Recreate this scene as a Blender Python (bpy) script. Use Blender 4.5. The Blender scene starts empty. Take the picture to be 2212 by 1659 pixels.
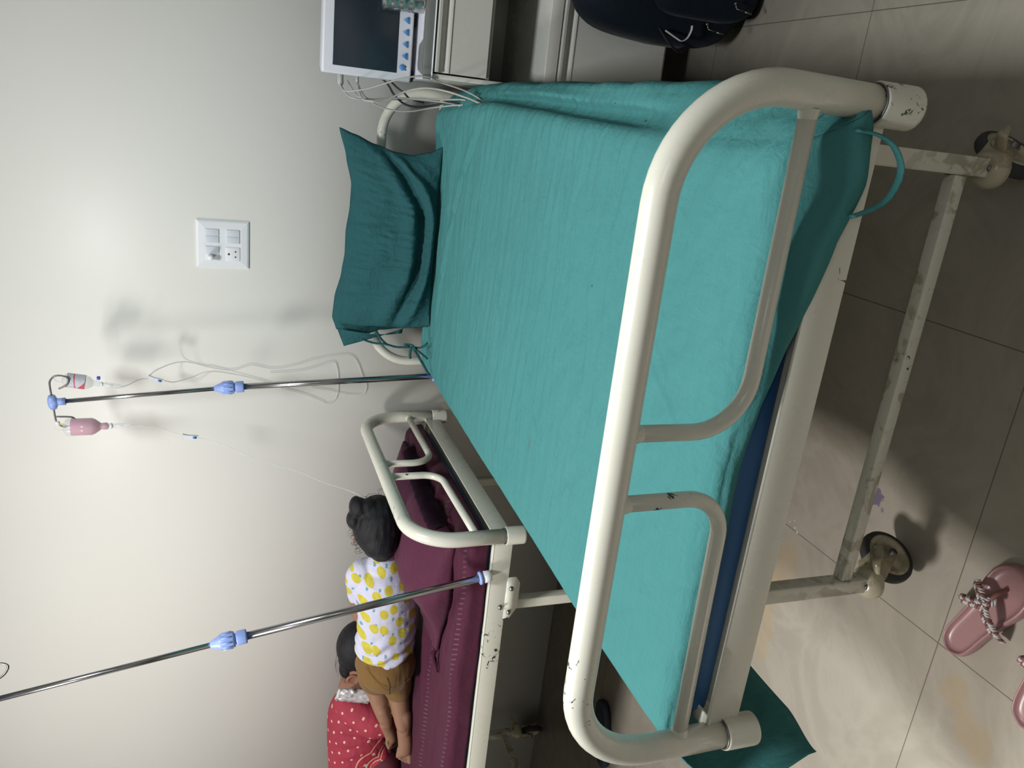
import bpy, bmesh, math, random
from mathutils import Vector, Matrix, noise
random.seed(7)
C = bpy.context.scene
COL = C.collection
PI = math.pi
# ------------------------------------------------------------------ camera
cam_d = bpy.data.cameras.new('camera')
cam = bpy.data.objects.new('camera', cam_d); COL.objects.link(cam)
CAM_POS = Vector((0.38796, -0.77030, 1.32488))
yaw, pitch, roll = -0.34381, 0.34603, -0.00586
f = Vector((math.sin(yaw)*math.cos(pitch), math.cos(yaw)*math.cos(pitch), -math.sin(pitch)))
r = Vector((math.cos(yaw), -math.sin(yaw), 0)); u = r.cross(f)
r2 = math.cos(roll)*r + math.sin(roll)*u; u2 = -math.sin(roll)*r + math.cos(roll)*u
ax, ay, az = -u2, r2, -f            # the phone was held on its side: the world's up points to the left of the frame
cam.matrix_world = Matrix(((ax.x, ay.x, az.x, CAM_POS.x), (ax.y, ay.y, az.y, CAM_POS.y),
                           (ax.z, ay.z, az.z, CAM_POS.z), (0, 0, 0, 1)))
cam_d.sensor_fit = 'HORIZONTAL'; cam_d.sensor_width = 36.0
cam_d.lens = 1688.69/2212*36.0
cam_d.clip_start = 0.02; cam_d.clip_end = 50
C.camera = cam
# ------------------------------------------------------------------ world, lights, exposure
w = bpy.data.worlds.new('world'); C.world = w; w.use_nodes = True
w.node_tree.nodes['Background'].inputs[0].default_value = (0.9, 0.95, 1.0, 1)
w.node_tree.nodes['Background'].inputs[1].default_value = 0.05
C.view_settings.view_transform = 'Standard'; C.view_settings.look = 'None'
C.view_settings.exposure = 0.12; C.view_settings.gamma = 1.0
C.view_settings.use_curve_mapping = False
def area(name, loc, size, power, color, target=None, sy=None):
    d = bpy.data.lights.new(name, 'AREA'); d.energy = power; d.color = color
    d.shape = 'RECTANGLE'; d.size = size; d.size_y = sy or size
    o = bpy.data.objects.new(name, d); COL.objects.link(o); o.location = loc
    if target:
        o.rotation_euler = (Vector(target)-Vector(loc)).to_track_quat('-Z', 'Y').to_euler()
    return o
area('ceiling_light_left', (-1.80, 0.12, 2.78), 0.42, 56, (1.0, 0.955, 0.915))
area('ceiling_light_middle', (0.02, 0.08, 2.78), 0.40, 46, (0.95, 0.985, 0.98))
area('rear_fill_light', (0.9, -2.2, 2.78), 0.6, 9, (0.97, 0.985, 1.0))  # weak fill added behind the camera to flatten the wall's falloff, no known fitting

# ------------------------------------------------------------------ helpers
def tag(o, label=None, cat=None, group=None, kind=None):
    if label: o['label'] = label
    if cat: o['category'] = cat
    if group: o['group'] = group
    if kind: o['kind'] = kind
    return o
def empty(name, loc=(0, 0, 0), rz=0):
    o = bpy.data.objects.new(name, None); COL.objects.link(o)
    o.location = loc; o.rotation_euler = (0, 0, rz); o.empty_display_size = 0.05
    return o
def obj(name, bm, mat, parent=None, smooth=True):
    me = bpy.data.meshes.new(name)
    bmesh.ops.recalc_face_normals(bm, faces=bm.faces[:])
    bm.to_mesh(me); bm.free()
    if smooth:
        for p in me.polygons: p.use_smooth = True
    o = bpy.data.objects.new(name, me); COL.objects.link(o)
    if parent is not None:
        o.parent = parent
    for m in (mat if isinstance(mat, (list, tuple)) else [mat]):
        me.materials.append(m)
    return o
def B(): return bmesh.new()
def box(bm, lo, hi, bev=0.0, rot=None, mi=0, seg=2):
    lo = Vector(lo); hi = Vector(hi); c = (lo+hi)/2; s = hi-lo
    t = bmesh.new()
    bmesh.ops.create_cube(t, size=1.0)
    for v in t.verts: v.co = Vector((v.co.x*s.x, v.co.y*s.y, v.co.z*s.z))
    if bev > 0:
        bmesh.ops.bevel(t, geom=t.edges[:], offset=min(bev, min(s)*0.45), segments=seg, affect='EDGES', profile=0.5)
    for v in t.verts:
        if rot is not None: v.co = rot @ v.co
        v.co += c
    merge(bm, t, mi)
def merge(bm, t, mi=0):
    vm = {}
    for v in t.verts: vm[v] = bm.verts.new(v.co)
    for fc in t.faces:
        try:
            nf = bm.faces.new([vm[v] for v in fc.verts]); nf.material_index = mi; nf.smooth = True
        except ValueError: pass
    t.free()
def vec(p): return Vector(p)
def smoothpath(pts, n=6):
    """Catmull-Rom through pts"""
    P = [Vector(p) for p in pts]; out = []
    for i in range(len(P)-1):
        p0 = P[max(i-1, 0)]; p1 = P[i]; p2 = P[i+1]; p3 = P[min(i+2, len(P)-1)]
        for k in range(n):
            t = k/n
            out.append(0.5*((2*p1)+(p2-p0)*t+(2*p0-5*p1+4*p2-p3)*t*t+(3*p1-p0-3*p2+p3)*t**3))
    out.append(P[-1]); return out
def fillet(pts, rad, n=10):
    P = [Vector(p) for p in pts]; out = [P[0]]
    for i in range(1, len(P)-1):
        a = (P[i-1]-P[i]).normalized(); b = (P[i+1]-P[i]).normalized()
        rr = rad[i-1] if isinstance(rad, (list, tuple)) else rad
        ang = a.angle(b); d = rr/math.tan(ang/2)
        p1 = P[i]+a*d; p2 = P[i]+b*d
        c = P[i]+(a+b).normalized()*(rr/math.sin(ang/2))
        v1 = p1-c; v2 = p2-c; th = v1.angle(v2)
        axis = v1.cross(v2).normalized()
        for k in range(n+1):
            out.append(c+Matrix.Rotation(th*k/n, 3, axis) @ v1)
    out.append(P[-1]); return out
def tube(bm, pts, rad, seg=14, caps=True, mi=0, flat=None, closed=False, up=None):
    P = [Vector(p) for p in pts]; n = len(P)
    R = [rad]*n if not isinstance(rad, (list, tuple)) else list(rad)
    T = []
    for i in range(n):
        if closed: t = P[(i+1) % n]-P[(i-1) % n]
        else: t = P[min(i+1, n-1)]-P[max(i-1, 0)]
        T.append(t.normalized())
    ref = Vector(up) if up is not None else (Vector((0, 0, 1)) if abs(T[0].z) < 0.9 else Vector((1, 0, 0)))
    N = (ref-T[0]*ref.dot(T[0])).normalized(); rings = []
    for i in range(n):
        if up is None: N = (N-T[i]*N.dot(T[i])).normalized()
        else: N = (ref-T[i]*ref.dot(T[i])).normalized()
        Bn = T[i].cross(N)
        ring = []
        for k in range(seg):
            a = 2*PI*k/seg; ca, sa = math.cos(a), math.sin(a)
            if flat: sa *= flat
            ring.append(bm.verts.new(P[i]+(N*ca+Bn*sa)*R[i]))
        rings.append(ring)
    m = n if closed else n-1
    for i in range(m):
        a, b = rings[i], rings[(i+1) % n]
        for k in range(seg):
            fc = bm.faces.new((a[k], a[(k+1) % seg], b[(k+1) % seg], b[k])); fc.material_index = mi; fc.smooth = True
    if caps and not closed:
        for ring in (rings[0], rings[-1]):
            fc = bm.faces.new(ring); fc.material_index = mi
def lathe(bm, prof, seg=24, M=Matrix.Identity(4), mi=0, caps=True):
    rings = []
    for (rr, z) in prof:
        rings.append([bm.verts.new(M @ Vector((rr*math.cos(2*PI*k/seg), rr*math.sin(2*PI*k/seg), z))) for k in range(seg)])
    for a, b in zip(rings[:-1], rings[1:]):
        for k in range(seg):
            fc = bm.faces.new((a[k], a[(k+1) % seg], b[(k+1) % seg], b[k])); fc.material_index = mi; fc.smooth = True
    if caps:
        for ring in (rings[0], rings[-1]):
            fc = bm.faces.new(ring); fc.material_index = mi
def frame(p, zdir, xdir=(1, 0, 0)):
    z = Vector(zdir).normalized(); x = Vector(xdir); x = (x-z*x.dot(z)).normalized(); y = z.cross(x)
    return Matrix(((x.x, y.x, z.x, p[0]), (x.y, y.y, z.y, p[1]), (x.z, y.z, z.z, p[2]), (0, 0, 0, 1)))
def ellipsoid(bm, c, rad, rot=None, useg=20, vseg=12, mi=0):
    t = bmesh.new(); bmesh.ops.create_uvsphere(t, u_segments=useg, v_segments=vseg, radius=1)
    for v in t.verts:
        q = Vector((v.co.x*rad[0], v.co.y*rad[1], v.co.z*rad[2]))
        if rot is not None: q = rot @ q
        v.co = q+Vector(c)
    merge(bm, t, mi)
def capsule(bm, pts, rads, seg=14, flat=None, up=None):
    P = smoothpath(pts, 4) if len(pts) > 2 else [Vector(p) for p in pts]
    if len(pts) > 2:
        R = []
        for i in range(len(rads)-1):
            for k in range(4): R.append(rads[i]+(rads[i+1]-rads[i])*k/4)
        R.append(rads[-1])
    else: R = list(rads)
    t0 = (P[0]-P[1]).normalized(); t1 = (P[-1]-P[-2]).normalized()
    A = []; RA = []
    for k in (0.98, 0.8, 0.5, 0.2):
        A.append(P[0]+t0*R[0]*k); RA.append(R[0]*math.sqrt(1-k*k))
    Bp = []; RB = []
    for k in (0.2, 0.5, 0.8, 0.98):
        Bp.append(P[-1]+t1*R[-1]*k); RB.append(R[-1]*math.sqrt(1-k*k))
    tube(bm, A+P+Bp, RA+R+RB, seg=seg, flat=flat, up=up)
def fuse(name, bm, mat, parent, voxel=0.006, smooth=4, fn=None):
    """union of overlapping solids -> one continuous smooth surface"""
    me = bpy.data.meshes.new('tmp'); bmesh.ops.recalc_face_normals(bm, faces=bm.faces[:]); bm.to_mesh(me); bm.free()
    o = bpy.data.objects.new('tmp', me); COL.objects.link(o)
    m = o.modifiers.new('r', 'REMESH'); m.mode = 'VOXEL'; m.voxel_size = voxel
    s = o.modifiers.new('s', 'SMOOTH'); s.factor = 0.5; s.iterations = smooth
    dg = bpy.context.evaluated_depsgraph_get()
    nm = bpy.data.meshes.new_from_object(o.evaluated_get(dg))
    bpy.data.objects.remove(o); nm.name = name
    if fn:
        nrm = [v.normal.copy() for v in nm.vertices]
        for v, n_ in zip(nm.vertices, nrm): v.co = fn(v.co, n_)
    for p in nm.polygons: p.use_smooth = True
    q = bpy.data.objects.new(name, nm); COL.objects.link(q); nm.materials.clear(); nm.materials.append(mat)
    if parent is not None: q.parent = parent
    return q
def copy_tree(o, parent=None):
    c = o.copy(); COL.objects.link(c)
    if parent is not None: c.parent = parent
    for ch in list(o.children): copy_tree(ch, c)
    return c
def nz(x, y, z=0.0): return noise.noise(Vector((x, y, z)))

# ------------------------------------------------------------------ materials
def lin(c): return tuple(((x/255)/12.92 if x/255 <= 0.04045 else ((x/255+0.055)/1.055)**2.4) for x in c)
class N:
    """tiny node-graph writer"""
    def __init__(s, name):
        s.m = bpy.data.materials.new(name); s.m.use_nodes = True; s.t = s.m.node_tree
        s.b = s.t.nodes['Principled BSDF']; s.L = s.t.links
    def n(s, typ, **kw):
        nd = s.t.nodes.new(typ)
        for k, v in kw.items(): setattr(nd, k, v)
        return nd
    def set(s, sock, v):
        if hasattr(v, 'is_output') or isinstance(v, bpy.types.NodeSocket): s.L.new(v, sock)
        else: sock.default_value = v
    def math(s, op, a, b=0.0, c=None, clamp=False):
        nd = s.n('ShaderNodeMath', operation=op); nd.use_clamp = clamp
        s.set(nd.inputs[0], a); s.set(nd.inputs[1], b)
        if c is not None: s.set(nd.inputs[2], c)
        return nd.outputs[0]
    def coord(s, which='Object'): return s.n('ShaderNodeTexCoord').outputs[which]
    def mapping(s, v, scale=(1, 1, 1), loc=(0, 0, 0), rot=(0, 0, 0)):
        nd = s.n('ShaderNodeMapping'); s.L.new(v, nd.inputs[0]); nd.inputs['Scale'].default_value = scale
        nd.inputs['Location'].default_value = loc; nd.inputs['Rotation'].default_value = rot
        return nd.outputs[0]
    def noise(s, v, scale, detail=4, rough=0.5, dist=0.0, out=0):
        nd = s.n('ShaderNodeTexNoise'); s.L.new(v, nd.inputs['Vector']); nd.inputs['Scale'].default_value = scale
        nd.inputs['Detail'].default_value = detail; nd.inputs['Roughness'].default_value = rough
        nd.inputs['Distortion'].default_value = dist
        return nd.outputs[out]
    def ramp(s, v, stops, interp='LINEAR'):
        nd = s.n('ShaderNodeValToRGB'); nd.color_ramp.interpolation = interp
        s.L.new(v, nd.inputs[0]); cr = nd.color_ramp
        while len(cr.elements) < len(stops): cr.elements.new(0.5)
        for e, (p, c) in zip(cr.elements, stops):
            e.position = p; e.color = (c, c, c, 1) if not isinstance(c, (tuple, list)) else (*c, 1)
        return nd.outputs[0]
    def mix(s, fac, a, b):
        nd = s.n('ShaderNodeMix', data_type='RGBA'); s.set(nd.inputs[0], fac)
        for i, v in ((6, a), (7, b)):
            if isinstance(v, bpy.types.NodeSocket): s.L.new(v, nd.inputs[i])
            else: nd.inputs[i].default_value = (*v, 1)
        return nd.outputs[2]
    def sep(s, v):
        nd = s.n('ShaderNodeSeparateXYZ'); s.L.new(v, nd.inputs[0]); return nd.outputs
    def comb(s, x=0.0, y=0.0, z=0.0):
        nd = s.n('ShaderNodeCombineXYZ')
        for i, v in enumerate((x, y, z)): s.set(nd.inputs[i], v)
        return nd.outputs[0]
    def col(s, v):
        if isinstance(v, bpy.types.NodeSocket): s.L.new(v, s.b.inputs['Base Color'])
        else: s.b.inputs['Base Color'].default_value = (*v, 1)
    def p(s, **kw):
        for k, v in kw.items(): s.set(s.b.inputs[k.replace('_', ' ')], v)
    def bump(s, h, strength=0.3, dist=0.01, normal=None):
        nd = s.n('ShaderNodeBump'); s.L.new(h, nd.inputs['Height']); nd.inputs['Strength'].default_value = strength
        nd.inputs['Distance'].default_value = dist
        if normal is not None: s.L.new(normal, nd.inputs['Normal'])
        s.L.new(nd.outputs[0], s.b.inputs['Normal']); return nd.outputs[0]
def plain(name, c, rough=0.5, metal=0.0, var=0.06, scale=40, bump=0.0, spec=0.5, **kw):
    g = N(name); v = g.coord(); nf = g.noise(v, scale, 3)
    g.col(g.mix(nf, tuple(x*(1-var) for x in c), tuple(min(1, x*(1+var)) for x in c)))
    g.p(Roughness=rough, Metallic=metal)
    g.b.inputs['Specular IOR Level'].default_value = spec
    if bump: g.bump(nf, bump, 0.002)
    for k, val in kw.items(): g.b.inputs[k].default_value = val
    return g.m

def m_paint(name='cream_enamel_paint', base=(0.63, 0.62, 0.54), chip=0.615, grime=0.55):
    g = N(name); v = g.coord()
    n1 = g.noise(v, 9, 5, 0.6); n2 = g.noise(v, 55, 6, 0.65, 0.6)
    pick = g.math('MULTIPLY', g.ramp(g.noise(v, 4.5, 2, 0.5), [(0.5, 0.0), (0.62, 1.0)]), n2)
    chips = g.ramp(pick, [(chip-0.02, 0.0), (chip, 1.0)])
    scuff = g.ramp(g.noise(g.mapping(v, (60, 60, 8)), 1.5, 6, 0.7), [(0.62, 0.0), (0.75, 0.5)])
    c = g.mix(n1, tuple(x*0.94 for x in base), base)
    c = g.mix(g.math('MULTIPLY', scuff, 0.4), c, (0.30, 0.27, 0.20))
    zc = g.sep(v)[2]
    low = g.math('MULTIPLY', g.ramp(zc, [(0.22, 1.0), (0.40, 0.0)]), g.ramp(g.noise(v, 16, 4, 0.6, 0.8), [(0.50, 0.0), (0.56, grime)]))
    c = g.mix(low, c, (0.20, 0.16, 0.085))
    c = g.mix(chips, c, (0.035, 0.03, 0.028)); g.col(c)
    g.p(Roughness=g.ramp(n1, [(0.3, 0.22), (0.7, 0.34)])); g.bump(g.math('ADD', g.math('MULTIPLY', n2, 0.2), g.math('MULTIPLY', chips, -1.0)), 0.12, 0.001)
    return g.m
PAINT = m_paint()
PAINT2 = m_paint('greenish_white_enamel_paint', (0.60, 0.62, 0.55), 0.685)

def m_wall():
    g = N('painted_plaster_wall'); v = g.coord()
    n1 = g.noise(v, 1.3, 4, 0.55); n2 = g.noise(v, 180, 3, 0.6)
    c = g.mix(n1, (0.72, 0.715, 0.675), (0.77, 0.765, 0.735))
    specks = g.ramp(g.noise(v, 14, 6, 0.75), [(0.76, 0.0), (0.78, 1.0)])
    c = g.mix(g.math('MULTIPLY', specks, 0.25), c, (0.35, 0.34, 0.30)); g.col(c)
    g.p(Roughness=0.42); g.b.inputs['Specular IOR Level'].default_value = 0.3
    g.bump(g.math('ADD', g.math('MULTIPLY', n2, 0.25), g.math('MULTIPLY', g.noise(v, 22, 3, 0.5), 0.7)), 0.10, 0.004)
    return g.m
WALL = m_wall()
def m_floor():
    g = N('vitrified_floor_tiles'); v = g.coord(); x, y, z = g.sep(v)
    T = 0.6
    def dist_line(a, off):
        q = g.math('PINGPONG', g.math('ADD', a, -off), T/2)   # 0 at the joints
        return q
    dx = dist_line(x, -0.5001); dy = dist_line(y, 0.1641)
    joint = g.math('LESS_THAN', g.math('MINIMUM', dx, dy), 0.0011)
    vein = g.ramp(g.noise(v, 3.2, 8, 0.62, 1.4), [(0.40, 0.0), (0.5, 1.0), (0.60, 0.0)])
    cloud = g.noise(v, 2.0, 5, 0.6, 0.5)
    c = g.mix(cloud, (0.385, 0.348, 0.288), (0.455, 0.418, 0.353))
    c = g.mix(g.math('MULTIPLY', vein, 0.22), c, (0.66, 0.60, 0.52))
    # stains: rusty water marks and an ink blot, each with an outline of its own
    def spot(px, py, sx, sy, edge=0.35, ns=12, amp=0.9):
        ddx = g.math('DIVIDE', g.math('ADD', x, -px), sx); ddy = g.math('DIVIDE', g.math('ADD', y, -py), sy)
        d = g.math('SQRT', g.math('ADD', g.math('MULTIPLY', ddx, ddx), g.math('MULTIPLY', ddy, ddy)))
        d = g.math('ADD', d, g.math('MULTIPLY', g.math('ADD', g.noise(v, ns, 6, 0.65), -0.5), amp*2))
        return g.ramp(d, [(0.55, 1.0), (0.55+edge, 0.0)])
    for (px, py, sx, sy) in ((-0.60, 0.61, 0.085, 0.05), (-0.70, 0.635, 0.07, 0.045), (-0.83, 0.63, 0.12, 0.035), (-0.62, 0.04, 0.055, 0.06), (-0.56, 0.10, 0.05, 0.04)):
        c = g.mix(g.math('MULTIPLY', spot(px, py, sx, sy, 0.8, 16, 1.1), 0.5), c, (0.50, 0.38, 0.23))
    c = g.mix(g.math('MULTIPLY', spot(-0.297, 0.398, 0.030, 0.020, 0.2, 60, 0.8), 0.8), c, (0.14, 0.12, 0.24))
    c = g.mix(g.math('MULTIPLY', spot(-0.318, 0.378, 0.008, 0.006, 0.2, 90, 0.6), 0.6), c, (0.18, 0.15, 0.22))
    speck = g.ramp(g.noise(v, 30, 5, 0.8), [(0.79, 0.0), (0.80, 0.6)])
    c = g.mix(speck, c, (0.08, 0.07, 0.06))
    c = g.mix(joint, c, (0.20, 0.17, 0.14)); g.col(c)
    g.p(Roughness=g.ramp(g.noise(v, 5, 3, 0.6), [(0.3, 0.16), (0.7, 0.26)])); g.bump(joint, 0.3, -0.001)
    return g.m
FLOOR = m_floor()
def m_cloth(name, c1, c2, weave=700, wr=0.35, rough=0.9, wrs=(9, 26), extra=None, sheen=0.25):
    g = N(name); v = g.coord()
    wv = g.noise(g.mapping(v, (1, 0.35, 1)), weave, 2, 0.6)
    slub = g.noise(g.mapping(v, (7, 90, 30)), 3, 4, 0.65)
    slub2 = g.noise(g.mapping(v, (90, 7, 30)), 3, 4, 0.65)
    big = g.noise(v, 3.5, 4, 0.6)
    fac = g.math('MULTIPLY_ADD', g.math('ADD', slub, slub2), 0.35, g.math('MULTIPLY', big, 0.35))
    c = g.mix(fac, c1, c2)
    if extra: c = extra(g, v, c)
    g.col(c); g.p(Roughness=rough); g.b.inputs['Specular IOR Level'].default_value = 0.06
    g.b.inputs['Sheen Weight'].default_value = sheen; g.b.inputs['Sheen Roughness'].default_value = 0.5
    w1 = g.noise(g.mapping(v, (1, 2.4, 1.6), rot=(0, 0, 0.25)), wrs[0], 5, 0.55, 0.6)
    w2 = g.noise(v, wrs[1], 4, 0.6, 0.8)
    h = g.math('ADD', g.math('MULTIPLY', w1, 0.7), g.math('MULTIPLY', w2, 0.3))
    h = g.math('ADD', h, g.math('MULTIPLY', wv, 0.035))
    g.bump(h, wr, 0.02)
    return g.m
def sheet_extra(g, v, c):
    d = g.n('ShaderNodeTexVoronoi'); g.L.new(v, d.inputs['Vector']); d.inputs['Scale'].default_value = 7
    lint = g.math('LESS_THAN', d.outputs['Distance'], 0.018)
    c = g.mix(g.math('MULTIPLY', lint, 0.8), c, (0.01, 0.05, 0.05))
    x, y, z = g.sep(v)
    ddx = g.math('DIVIDE', g.math('ADD', x, 0.262), 0.025); ddy = g.math('DIVIDE', g.math('ADD', y, -0.665), 0.010)
    dd = g.math('ADD', g.math('ADD', g.math('MULTIPLY', ddx, ddx), g.math('MULTIPLY', ddy, ddy)), g.math('MULTIPLY', g.noise(v, 60, 3), 0.8))
    return g.mix(g.math('MULTIPLY', g.ramp(dd, [(0.6, 1.0), (1.0, 0.0)]), 0.4), c, (0.10, 0.10, 0.05))
TEAL = m_cloth('teal_cotton_sheet', (0.040, 0.160, 0.163), (0.072, 0.232, 0.232), extra=sheet_extra, wr=0.5, sheen=0.0)
TEAL2 = m_cloth('dark_teal_cotton_pillowcase', (0.017, 0.070, 0.080), (0.031, 0.108, 0.118), wr=0.85, wrs=(10, 30), sheen=0.0)
def purple_extra(g, v, c):
    x, y, z = g.sep(v)
    dash = g.math('GREATER_THAN', g.math('PINGPONG', g.math('ADD', x, g.math('MULTIPLY', y, .6)), 0.0085), 0.0058)
    wob = g.math('MULTIPLY', g.noise(v, 5, 2), 0.05)
    rows = None
    for yy in (1.020, 1.245):
        rw = g.math('LESS_THAN', g.math('ABSOLUTE', g.math('ADD', g.math('ADD', y, wob), -yy-0.02)), 0.0085)
        rows = rw if rows is None else g.math('MAXIMUM', rows, rw)
    m = g.math('MULTIPLY', g.math('MULTIPLY', rows, dash), g.math('MULTIPLY', g.noise(v, 9, 3), 0.28))
    return g.mix(m, c, (0.34, 0.22, 0.30))
PURPLE = m_cloth('maroon_satin_stripe_sheet', (0.042, 0.009, 0.022), (0.078, 0.019, 0.038), weave=500, wr=0.4, rough=0.6, extra=purple_extra, sheen=0.05)
PURPLE_L = m_cloth('mauve_maroon_pillowcase', (0.055, 0.013, 0.030), (0.098, 0.027, 0.053), weave=500, wr=0.35, rough=0.6, sheen=0.05)
DARKCLOTH = m_cloth('dark_plum_frill', (0.012, 0.006, 0.012), (0.026, 0.010, 0.020), wr=0.3, sheen=0.0)
BLUEFOAM = plain('blue_rexine', (0.022, 0.105, 0.27), 0.45, bump=0.1, scale=300)
METAL = plain('stainless_steel', (0.36, 0.36, 0.37), 0.22, 1.0, 0.05, 20)
METALD = plain('dull_steel', (0.20, 0.195, 0.19), 0.4, 1.0, 0.15, 60)
BLUEPL = plain('light_blue_plastic', (0.27, 0.38, 0.76), 0.4)
WHITEPL = plain('white_plastic', (0.74, 0.76, 0.80), 0.35, var=0.02)
GREYPL = plain('grey_plastic', (0.33, 0.33, 0.32), 0.45)
DARKPL = plain('black_rubber', (0.02, 0.021, 0.024), 0.6)
RUBBER = plain('worn_black_tyre', (0.035, 0.035, 0.035), 0.75, var=0.3, scale=30)
FORK = m_paint('yellowed_cream_caster_paint', (0.46, 0.42, 0.30), 0.66)
SKIN = plain('warm_brown_skin', (0.225, 0.120, 0.076), 0.68, var=0.1, scale=12, spec=.3)
SKIN2 = plain('medium_brown_skin', (0.240, 0.115, 0.076), 0.62, var=0.08, scale=14, spec=.3)
def m_hair():
    g = N('black_hair'); v = g.coord(); st = g.noise(g.mapping(v, (40, 40, 260)), 1.5, 4, 0.6)
    g.col(g.mix(st, (0.004, 0.004, 0.006), (0.012, 0.012, 0.015))); g.p(Roughness=0.55); g.b.inputs['Specular IOR Level'].default_value = .25; g.bump(st, 0.5, 0.004); return g.m
HAIR = m_hair()
def m_clear(name, c=(1, 1, 1), a=0.3, rough=0.08):
    g = N(name); g.col(c); g.p(Roughness=rough, Alpha=a); g.b.inputs['IOR'].default_value = 1.4
    return g.m
CLEARPL = m_clear('clear_soft_plastic', (0.80, 0.82, 0.84), 0.28)
TUBING = m_clear('clear_drip_tubing', (0.72, 0.73, 0.72), 0.42, 0.15)
PINK = m_clear('pink_drip_fluid', (0.66, 0.25, 0.38), 0.80, 0.2)

# ------------------------------------------------------------------ room shell
X0, X1, Y0, Y1, H = -3.3, 2.4, -3.2, 1.87, 2.8
def slab(name, lo, hi, m):
    bm = B(); box(bm, lo, hi); o = obj(name, bm, m, smooth=False); tag(o, kind='structure'); return o
slab('floor', (X0-.1, Y0-.1, -0.1), (X1+.1, Y1+.1, 0), FLOOR)
slab('wall_back', (X0-.1, Y1, 0), (X1+.1, Y1+.1, H), WALL)
slab('wall_left', (X0-.1, Y0, 0), (X0, Y1, H), WALL)
slab('wall_right', (X1, Y0, 0), (X1+.1, Y1, H), WALL)
slab('wall_front', (X0-.1, Y0-.1, 0), (X1+.1, Y0, H), WALL)
slab('ceiling', (X0-.1, Y0-.1, H), (X1+.1, Y1+.1, H+.1), plain('white_ceiling_paint', (0.72, 0.72, 0.70), 0.7))

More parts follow.
